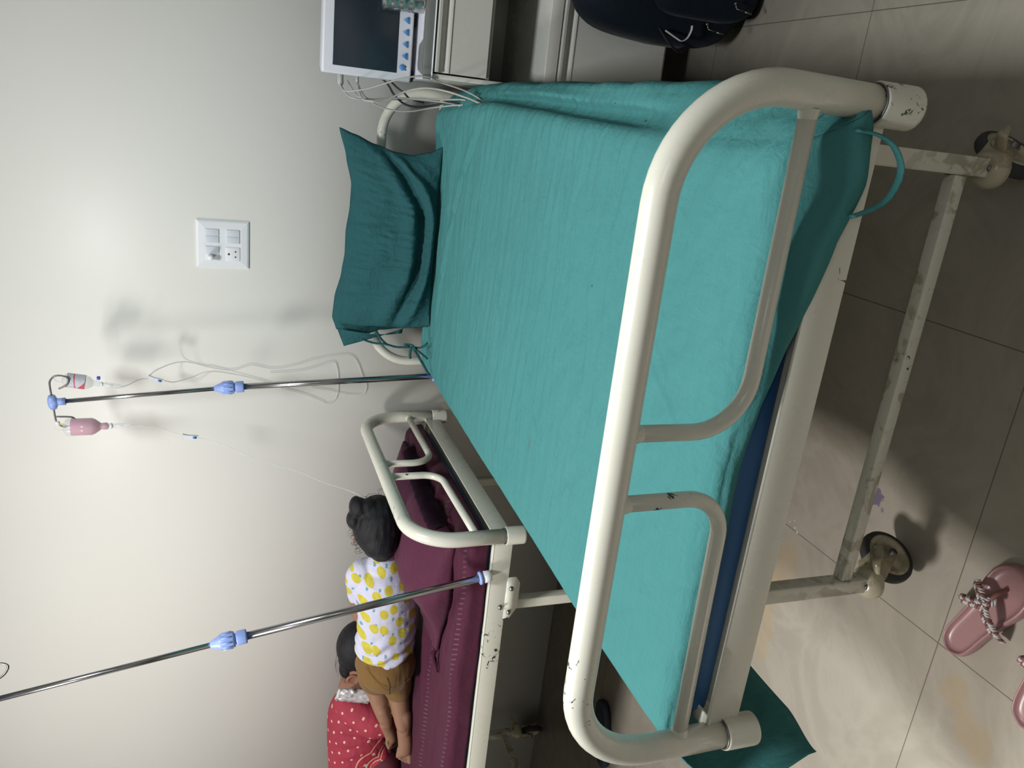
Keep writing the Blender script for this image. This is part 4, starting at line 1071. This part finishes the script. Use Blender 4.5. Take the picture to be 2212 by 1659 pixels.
def m_kurta():
    g = N('red_bandhani_print_cotton'); v = g.coord(); x, y, z = g.sep(v); n_ = g.noise(v, 5, 4, .6)
    c = g.mix(n_, (.22, .012, .033), (.33, .024, .048))
    # small cream squares on a skewed lattice
    P = .046
    def cell(a, b, half):
        fa = g.math('ABSOLUTE', g.math('ADD', g.math('FRACT', a), -.5)); fb = g.math('ABSOLUTE', g.math('ADD', g.math('FRACT', b), -.5))
        return g.math('LESS_THAN', g.math('ADD', fa, fb), half), g.math('LESS_THAN', g.math('ADD', fa, fb), half*.35)
    zz = g.math('ADD', z, g.math('MULTIPLY', y, .6))
    a = g.math('DIVIDE', g.math('ADD', x, g.math('MULTIPLY', zz, .55)), P); b = g.math('DIVIDE', g.math('ADD', g.math('MULTIPLY', zz, .9), g.math('MULTIPLY', x, -.45)), P)
    m1, m2 = cell(a, b, .14); c1 = g.mix(m1, c, (.66, .50, .33)); c1 = g.mix(m2, c1, (.33, .03, .06))
    # round floral medallion on the side of the kurta
    dx = g.math('ADD', x, .175); dz = g.math('ADD', z, -.012)
    rr = g.math('SQRT', g.math('ADD', g.math('MULTIPLY', dx, dx), g.math('MULTIPLY', dz, dz))); an = g.math('ARCTAN2', dz, dx)
    lines = None
    for (r0, amp, k, wd) in ((.158, .016, 8, .0026), (.118, .020, 8, .0026), (.104, .016, 8, .0018), (.070, .010, 12, .0020), (.035, .006, 8, .002)):
        tgt = g.math('ADD', g.math('MULTIPLY', g.math('ABSOLUTE', g.math('SINE', g.math('MULTIPLY', an, k/2))), amp), r0-amp/2)
        ln = g.math('LESS_THAN', g.math('ABSOLUTE', g.math('SUBTRACT', rr, tgt)), wd); lines = ln if lines is None else g.math('MAXIMUM', lines, ln)
    spoke = g.math('MULTIPLY', g.math('LESS_THAN', g.math('ABSOLUTE', g.math('SINE', g.math('MULTIPLY', an, 8))), .10), g.math('MULTIPLY', g.math('GREATER_THAN', rr, .072), g.math('LESS_THAN', rr, .098)))
    beads = g.math('MULTIPLY', g.math('GREATER_THAN', g.math('COSINE', g.math('MULTIPLY', an, 16)), .80), g.math('MAXIMUM', g.math('COMPARE', rr, .086, .006), g.math('COMPARE', rr, .134, .006)))
    dots = g.math('GREATER_THAN', g.noise(v, 420, 1), .38)
    inside = g.math('LESS_THAN', rr, .172)
    cm = g.mix(g.math('MAXIMUM', lines, spoke), (.30, .014, .035), (.58, .34, .22)); cm = g.mix(beads, cm, (.42, .40, .30))
    c = g.mix(inside, c1, cm)
    # the print stops on the sleeve
    g.col(c); g.p(Roughness=.8)
    w1 = g.noise(g.mapping(v, (1.5, 1, 3)), 9, 4, .6, .8); g.bump(w1, .35, .02); return g.m
LEMON = m_lemon(); KURTA = m_kurta()
SHORTS = m_cloth('khaki_brown_cotton', (.125, .068, .024), (.20, .115, .042), weave=600, wr=.3, sheen=.1)

# child asleep on her side, back to the camera
ch = empty('person', (-1.15, 1.42, .725)); tag(ch, 'small child in lemon print shirt and brown shorts lying with her back turned', 'person')
ci = Matrix.Translation((1.15, -1.42, -.725))
def ct(bm): bm.transform(ci); return bm
bm = B()
ellipsoid(bm, (-.885, 1.440, .882), (.090, .084, .074))            # skull
ellipsoid(bm, (-.925, 1.500, .862), (.050, .042, .048))            # face turned to the wall
ellipsoid(bm, (-.905, 1.548, .862), (.010, .012, .008))            # nose
ellipsoid(bm, (-.925, 1.440, .950), (.018, .008, .007), rot=Matrix.Rotation(.4, 3, 'Y'))   # ear
capsule(bm, [(-.93, 1.435, .872), (-.985, 1.425, .862), (-1.03, 1.42, .855)], [.038, .034, .040], seg=18)
capsule(bm, [(-1.035, 1.425, .850), (-1.12, 1.42, .842), (-1.22, 1.415, .832), (-1.30, 1.415, .832), (-1.40, 1.42, .828)], [.060, .082, .080, .082, .088], seg=22)
capsule(bm, [(-1.04, 1.43, .915), (-1.075, 1.445, .925)], [.034, .034])
capsule(bm, [(-1.065, 1.455, .925), (-1.13, 1.470, .928), (-1.225, 1.455, .922)], [.031, .028, .026], seg=16)   # upper arm
capsule(bm, [(-1.225, 1.455, .922), (-1.16, 1.55, .870), (-1.09, 1.62, .80)], [.024, .021, .015], seg=14)       # forearm
ellipsoid(bm, (-1.065, 1.640, .780), (.026, .013, .020))
for k in range(4):
    capsule(bm, [(-1.052+.002*k, 1.645+.004*k, .792-.009*k), (-1.030, 1.655+.004*k, .785-.009*k), (-1.020, 1.665+.003*k, .770-.008*k)], [.0058, .0054, .0045], seg=8)
capsule(bm, [(-1.06, 1.63, .795), (-1.045, 1.622, .806), (-1.030, 1.628, .810)], [.006, .0055, .005], seg=8)
capsule(bm, [(-1.05, 1.44, .78), (-1.06, 1.53, .762), (-1.00, 1.62, .758)], [.030, .025, .018], seg=14)
# legs: thighs drawn forward, calves back
capsule(bm, [(-1.40, 1.42, .868), (-1.46, 1.465, .860), (-1.530, 1.500, .848)], [.062, .055, .040], seg=18)
capsule(bm, [(-1.530, 1.500, .848), (-1.585, 1.465, .836), (-1.650, 1.430, .818)], [.037, .036, .0245], seg=18)
capsule(bm, [(-1.40, 1.41, .790), (-1.47, 1.440, .782), (-1.545, 1.455, .772)], [.062, .055, .038], seg=18)
capsule(bm, [(-1.545, 1.455, .772), (-1.60, 1.425, .766), (-1.665, 1.395, .758)], [.036, .034, .0245], seg=18)
def foot(hx, hy, hz, dirx, sole, wd, ln, top):
    """heel point, direction heel->toes, direction the sole faces"""
    d = Vector(dirx).normalized(); s = Vector(sole); s = (s-d*s.dot(d)).normalized(); w_ = d.cross(s)
    h = Vector((hx, hy, hz))
    capsule(bm, [h-d*.035-s*.010, h-s*.005, h+d*.035-s*.004], [.0235, .0235, .0195], seg=16)
    capsule(bm, [h+d*.03-s*.008+w_*.004, h+d*.075-s*.003-w_*.002, h+d*ln*.72-w_*.002], [.020, .0205, .020], seg=16, flat=1.25*wd, up=tuple(s))
    capsule(bm, [h+d*ln*.70+w_*.010*top, h+d*ln*.80-w_*.012*top], [.0175, .015], seg=14)
    offs = [(.020, .0105, 1.0), (.006, .0078, .99), (-.005, .0070, .955), (-.0155, .0064, .91), (-.0250, .0060, .855)]
    for o_, rr, e in offs:
        o_ *= top
        capsule(bm, [h+d*ln*(e-.20)+w_*o_*.85, h+d*ln*(e-.04)+w_*o_+s*.003, h+d*ln*e+w_*o_+s*.006], [rr*.9, rr*.8, rr], seg=10)
foot(-1.664, 1.392, .752, (-1, .02, -.06), (0, -1, .25), 1.0, .160, -1)
foot(-1.650, 1.425, .812, (-.93, .10, -.22), (.05, -.75, -.65), .85, .150, -1)
fuse('body', ct(bm), SKIN, ch, voxel=.0032, smooth=3)
# hair: cap, bun and loose curls
bm = B()
ellipsoid(bm, (-.868, 1.425, .886), (.094, .088, .080)); ellipsoid(bm, (-.905, 1.405, .880), (.070, .075, .066)); ellipsoid(bm, (-.940, 1.400, .872), (.045, .052, .045))
ellipsoid(bm, (-.805, 1.420, .948), (.040, .038, .030), rot=Matrix.Rotation(-.5, 3, 'Y')); ellipsoid(bm, (-.842, 1.420, .960), (.032, .034, .026)); ellipsoid(bm, (-.800, 1.41, .920), (.03, .03, .03))
hr = fuse('hair', ct(bm), HAIR, ch, voxel=.004, smooth=3, fn=lambda p, n_: p+n_*.003*nz(p.x*30, p.y*30, p.z*60))
bm = B(); rr = random.Random(11)
for k in range(64):
    if k < 44:
        x0 = rr.uniform(-.985, -.845); p = Vector((x0, 1.42+rr.uniform(-.03, .06), .872+.078*max(.15, 1-((x0+.88)/.115)**2)**.5)); a0 = rr.uniform(.2, 2.4)
    else:
        p = Vector((-.792+rr.uniform(-.01, .01), 1.42+rr.uniform(-.03, .04), rr.uniform(.85, .93))); a0 = rr.uniform(-.9, .9)
    ra = rr.uniform(.008, .017); sg = rr.choice((-1, 1)); sw = rr.uniform(2.2, 4.6); n_ = 9
    cc = p+Vector((math.cos(a0), rr.uniform(-.4, .4), math.sin(a0)))*ra; st = a0+PI; q = []
    for i in range(n_+1):
        an = st+sg*sw*i/n_; rd = ra*(1-.35*i/n_)
        q.append(cc+Vector((math.cos(an)*rd, .006*i/n_*sg, math.sin(an)*rd)))
    tube(bm, q, .00042, 4, caps=False)
obj('loose_curls', ct(bm), HAIR, hr)
# shirt
bm = B()
capsule(bm, [(-1.025, 1.422, .852), (-1.055, 1.42, .848), (-1.12, 1.418, .845), (-1.22, 1.412, .838), (-1.30, 1.412, .838), (-1.325, 1.414, .836)], [.068, .092, .100, .096, .098, .100], seg=28)
capsule(bm, [(-1.045, 1.43, .918), (-1.08, 1.45, .930), (-1.13, 1.468, .925), (-1.165, 1.475, .922)], [.048, .045, .040, .037], seg=18)
def shirtfn(p, n_):
    x = p.x-1.15; z = p.z+.725
    k = .0045*math.sin(x*120+z*60+4*nz(x*9, z*12, 1))*min(1, max(0, (-1.16-x)*8))
    return p+n_*(k+.004*nz(x*12, p.y*14, z*18)+.0012*nz(x*40, p.y*20, z*50))
shirt = fuse('shirt', ct(bm), LEMON, ch, voxel=.0045, smooth=3, fn=shirtfn)
# shorts with seam
bm = B()
capsule(bm, [(-1.335, 1.415, .835), (-1.37, 1.405, .832), (-1.40, 1.405, .830), (-1.425, 1.42, .828)], [.082, .097, .101, .088], seg=28)
capsule(bm, [(-1.41, 1.43, .870), (-1.47, 1.455, .864), (-1.525, 1.470, .854)], [.062, .054, .046], seg=20)
capsule(bm, [(-1.41, 1.43, .790), (-1.48, 1.435, .783), (-1.545, 1.438, .776)], [.062, .052, .045], seg=20)
def shfn(p, n_): return p+n_*(.004*nz(p.x*16, p.y*16, p.z*24)+.0015*math.sin((p.x*30+p.z*70)))
shorts = fuse('shorts', ct(bm), SHORTS, ch, voxel=.0045, smooth=4, fn=shfn)
bm = B(); tube(bm, smoothpath([(-1.345, 1.326, .850), (-1.38, 1.304, .846), (-1.41, 1.302, .840), (-1.45, 1.318, .834), (-1.485, 1.345, .830)], 8), .0009, 6); obj('back_seam', ct(bm), SHORTS, shorts)
bm = B(); tube(bm, smoothpath([(-1.350, 1.345, .915), (-1.385, 1.318, .885), (-1.405, 1.303, .862), (-1.418, 1.298, .842), (-1.412, 1.303, .80), (-1.400, 1.318, .765)], 8), .0009, 6); obj('yoke_seam', ct(bm), SHORTS, shorts)

# woman folded forward on the bed behind the child
wm = empty('person', (-1.80, 1.60, .725)); tag(wm, 'woman in red printed kurta bent forward with her head down', 'person')
wi = Matrix.Translation((1.80, -1.60, -.725))
def wt(bm): bm.transform(wi); return bm
bm = B()
ellipsoid(bm, (-1.485, 1.610, .868), (.092, .070, .082))
ellipsoid(bm, (-1.520, 1.610, .815), (.066, .056, .055))           # face, looking down into the sheet
ellipsoid(bm, (-1.500, 1.610, .755), (.014, .011, .018))
ellipsoid(bm, (-1.548, 1.600, .802), (.040, .046, .046))
ellipsoid(bm, (-1.578, 1.600, .775), (.022, .022, .018))           # chin
for rot_, q in ((.0, (-1.552, 1.533, .915)),):
    tube(bm, [(-1.551+.018*math.cos(2*PI*k/14), 1.530-.004*math.cos(2*PI*k/14), .918+.021*math.sin(2*PI*k/14)) for k in range(14)], .0052, 8, closed=True); ellipsoid(bm, (-1.551, 1.536, .918), (.017, .006, .020)); ellipsoid(bm, (-1.570, 1.531, .902), (.009, .006, .009))
capsule(bm, [(-1.555, 1.61, .872), (-1.61, 1.615, .872), (-1.66, 1.62, .868)], [.052, .048, .060], seg=18)
capsule(bm, [(-1.68, 1.62, .86), (-1.80, 1.62, .862), (-1.95, 1.61, .858), (-2.10, 1.60, .850), (-2.24, 1.60, .840)], [.095, .108, .105, .110, .110], seg=22)
capsule(bm, [(-1.70, 1.55, .89), (-1.73, 1.51, .80), (-1.70, 1.500, .762)], [.045, .040, .036], seg=16)
capsule(bm, [(-1.70, 1.500, .762), (-1.60, 1.555, .760), (-1.54, 1.58, .757)], [.034, .028, .021], seg=16)
ellipsoid(bm, (-1.508, 1.595, .752), (.034, .028, .013))
for k in range(4): capsule(bm, [(-1.485, 1.575+.014*k, .752), (-1.462, 1.575+.015*k, .756), (-1.445, 1.577+.014*k, .748)], [.0075, .007, .006], seg=8)
capsule(bm, [(-1.52, 1.565, .755), (-1.50, 1.552, .758), (-1.482, 1.550, .755)], [.008, .0075, .0065], seg=8)
capsule(bm, [(-2.22, 1.54, .82), (-2.10, 1.52, .79), (-1.98, 1.52, .785)], [.085, .072, .055], seg=18)
capsule(bm, [(-1.98, 1.52, .785), (-2.12, 1.50, .765), (-2.27, 1.50, .765)], [.045, .042, .032], seg=16)
fuse('body', wt(bm), SKIN2, wm, voxel=.0045, smooth=3)
bm = B()
ellipsoid(bm, (-1.472, 1.610, .885), (.098, .078, .086)); ellipsoid(bm, (-1.440, 1.605, .858), (.066, .072, .075)); ellipsoid(bm, (-1.53, 1.62, .925), (.045, .055, .035)); ellipsoid(bm, (-1.585, 1.63, .928), (.034, .034, .026))
hw_ = fuse('hair', wt(bm), HAIR, wm, voxel=.005, smooth=4)
bm = B(); rr = random.Random(4)
for k in range(40):
    a = rr.uniform(0, PI); p = Vector((-1.50+.10*math.cos(a), 1.60, .885+.075*math.sin(a))); d = Vector((math.cos(a)*.4-.3, 0, math.sin(a)))
    tube(bm, smoothpath([p, p+d*.010+Vector((-.01, 0, 0)), p+d*.014+Vector((-.03, 0, 0))], 3), .0004, 4, caps=False)
tube(bm, smoothpath([(-1.512, 1.530, .885), (-1.535, 1.528, .868), (-1.56, 1.535, .862), (-1.585, 1.54, .868)], 5), .001, 5)
obj('stray_strands', wt(bm), HAIR, hw_)
bm = B(); tube(bm, [(-1.573+.007*math.cos(2*PI*k/16), 1.527, .888+.007*math.sin(2*PI*k/16)) for k in range(16)], .0013, 6, closed=True)
obj('earring', wt(bm), plain('gold', (.75, .48, .10), .25, 1.0), wm)
bm = B()
capsule(bm, [(-1.672, 1.62, .868), (-1.74, 1.62, .864), (-1.80, 1.62, .866), (-1.95, 1.615, .862), (-2.10, 1.61, .852), (-2.24, 1.60, .842)], [.080, .112, .124, .120, .122, .122], seg=30)
capsule(bm, [(-1.694, 1.58, .912), (-1.712, 1.54, .885), (-1.728, 1.505, .83), (-1.715, 1.49, .775)], [.058, .064, .064, .052], seg=22)
ellipsoid(bm, (-2.06, 1.56, .80), (.20, .10, .075))
def kfn(p, n_):
    x = p.x-1.80; y = p.y+1.60; z = p.z+.725
    fold = math.exp(-((x+1.80+.05*(.95-z))/.014)**2)*(-.006)*(1 if y < 1.62 else 0)
    pl_ = .004*math.sin(x*150+8*nz(x*6, z*6, 1))*math.exp(-((x+1.86)/.05)**2)*max(0, 1-abs(z-.92)/.06)
    return p+n_*(fold+pl_+.006*nz(x*9, y*9, z*12))
fuse('kurta', wt(bm), KURTA, wm, voxel=.006, smooth=4, fn=kfn)
bm = B()
capsule(bm, [(-2.24, 1.54, .82), (-2.10, 1.52, .79), (-1.965, 1.52, .783)], [.092, .079, .062], seg=20)
capsule(bm, [(-1.965, 1.52, .783), (-2.12, 1.50, .767), (-2.25, 1.50, .767)], [.052, .047, .038], seg=18)
fuse('leggings', wt(bm), plain('dark_maroon_cotton', (.09, .012, .022), .85, var=.15, scale=20), wm, voxel=.006, smooth=3)
# silvery plastic packet tucked under her chin
bm = B(); g = []
for j in range(26):
    row = []
    for i in range(16):
        s = i/15; t = j/25; x = -1.578-.066*s-.004*t; z = .968-.175*t+.012*math.sin(PI*s); y = 1.520-.05*t+.015*s-.018*math.sin(PI*s)
        row.append(bm.verts.new((x+.007*nz(s*6, t*10, 1), y+.010*(1-2.4*abs(nz(s*6, t*11, 3))), z+.004*nz(s*8, t*8, 5))))
    g.append(row)
for a, b in zip(g[:-1], g[1:]):
    for k in range(15): bm.faces.new((a[k], a[k+1], b[k+1], b[k]))
o = obj('plastic_packet', bm, plain('silvery_plastic_film', (.50, .48, .50), .30, .35)); o.modifiers.new('t', 'SOLIDIFY').thickness = .001
tag(o, 'crumpled silvery plastic packet under the face of the woman in red', 'packet')
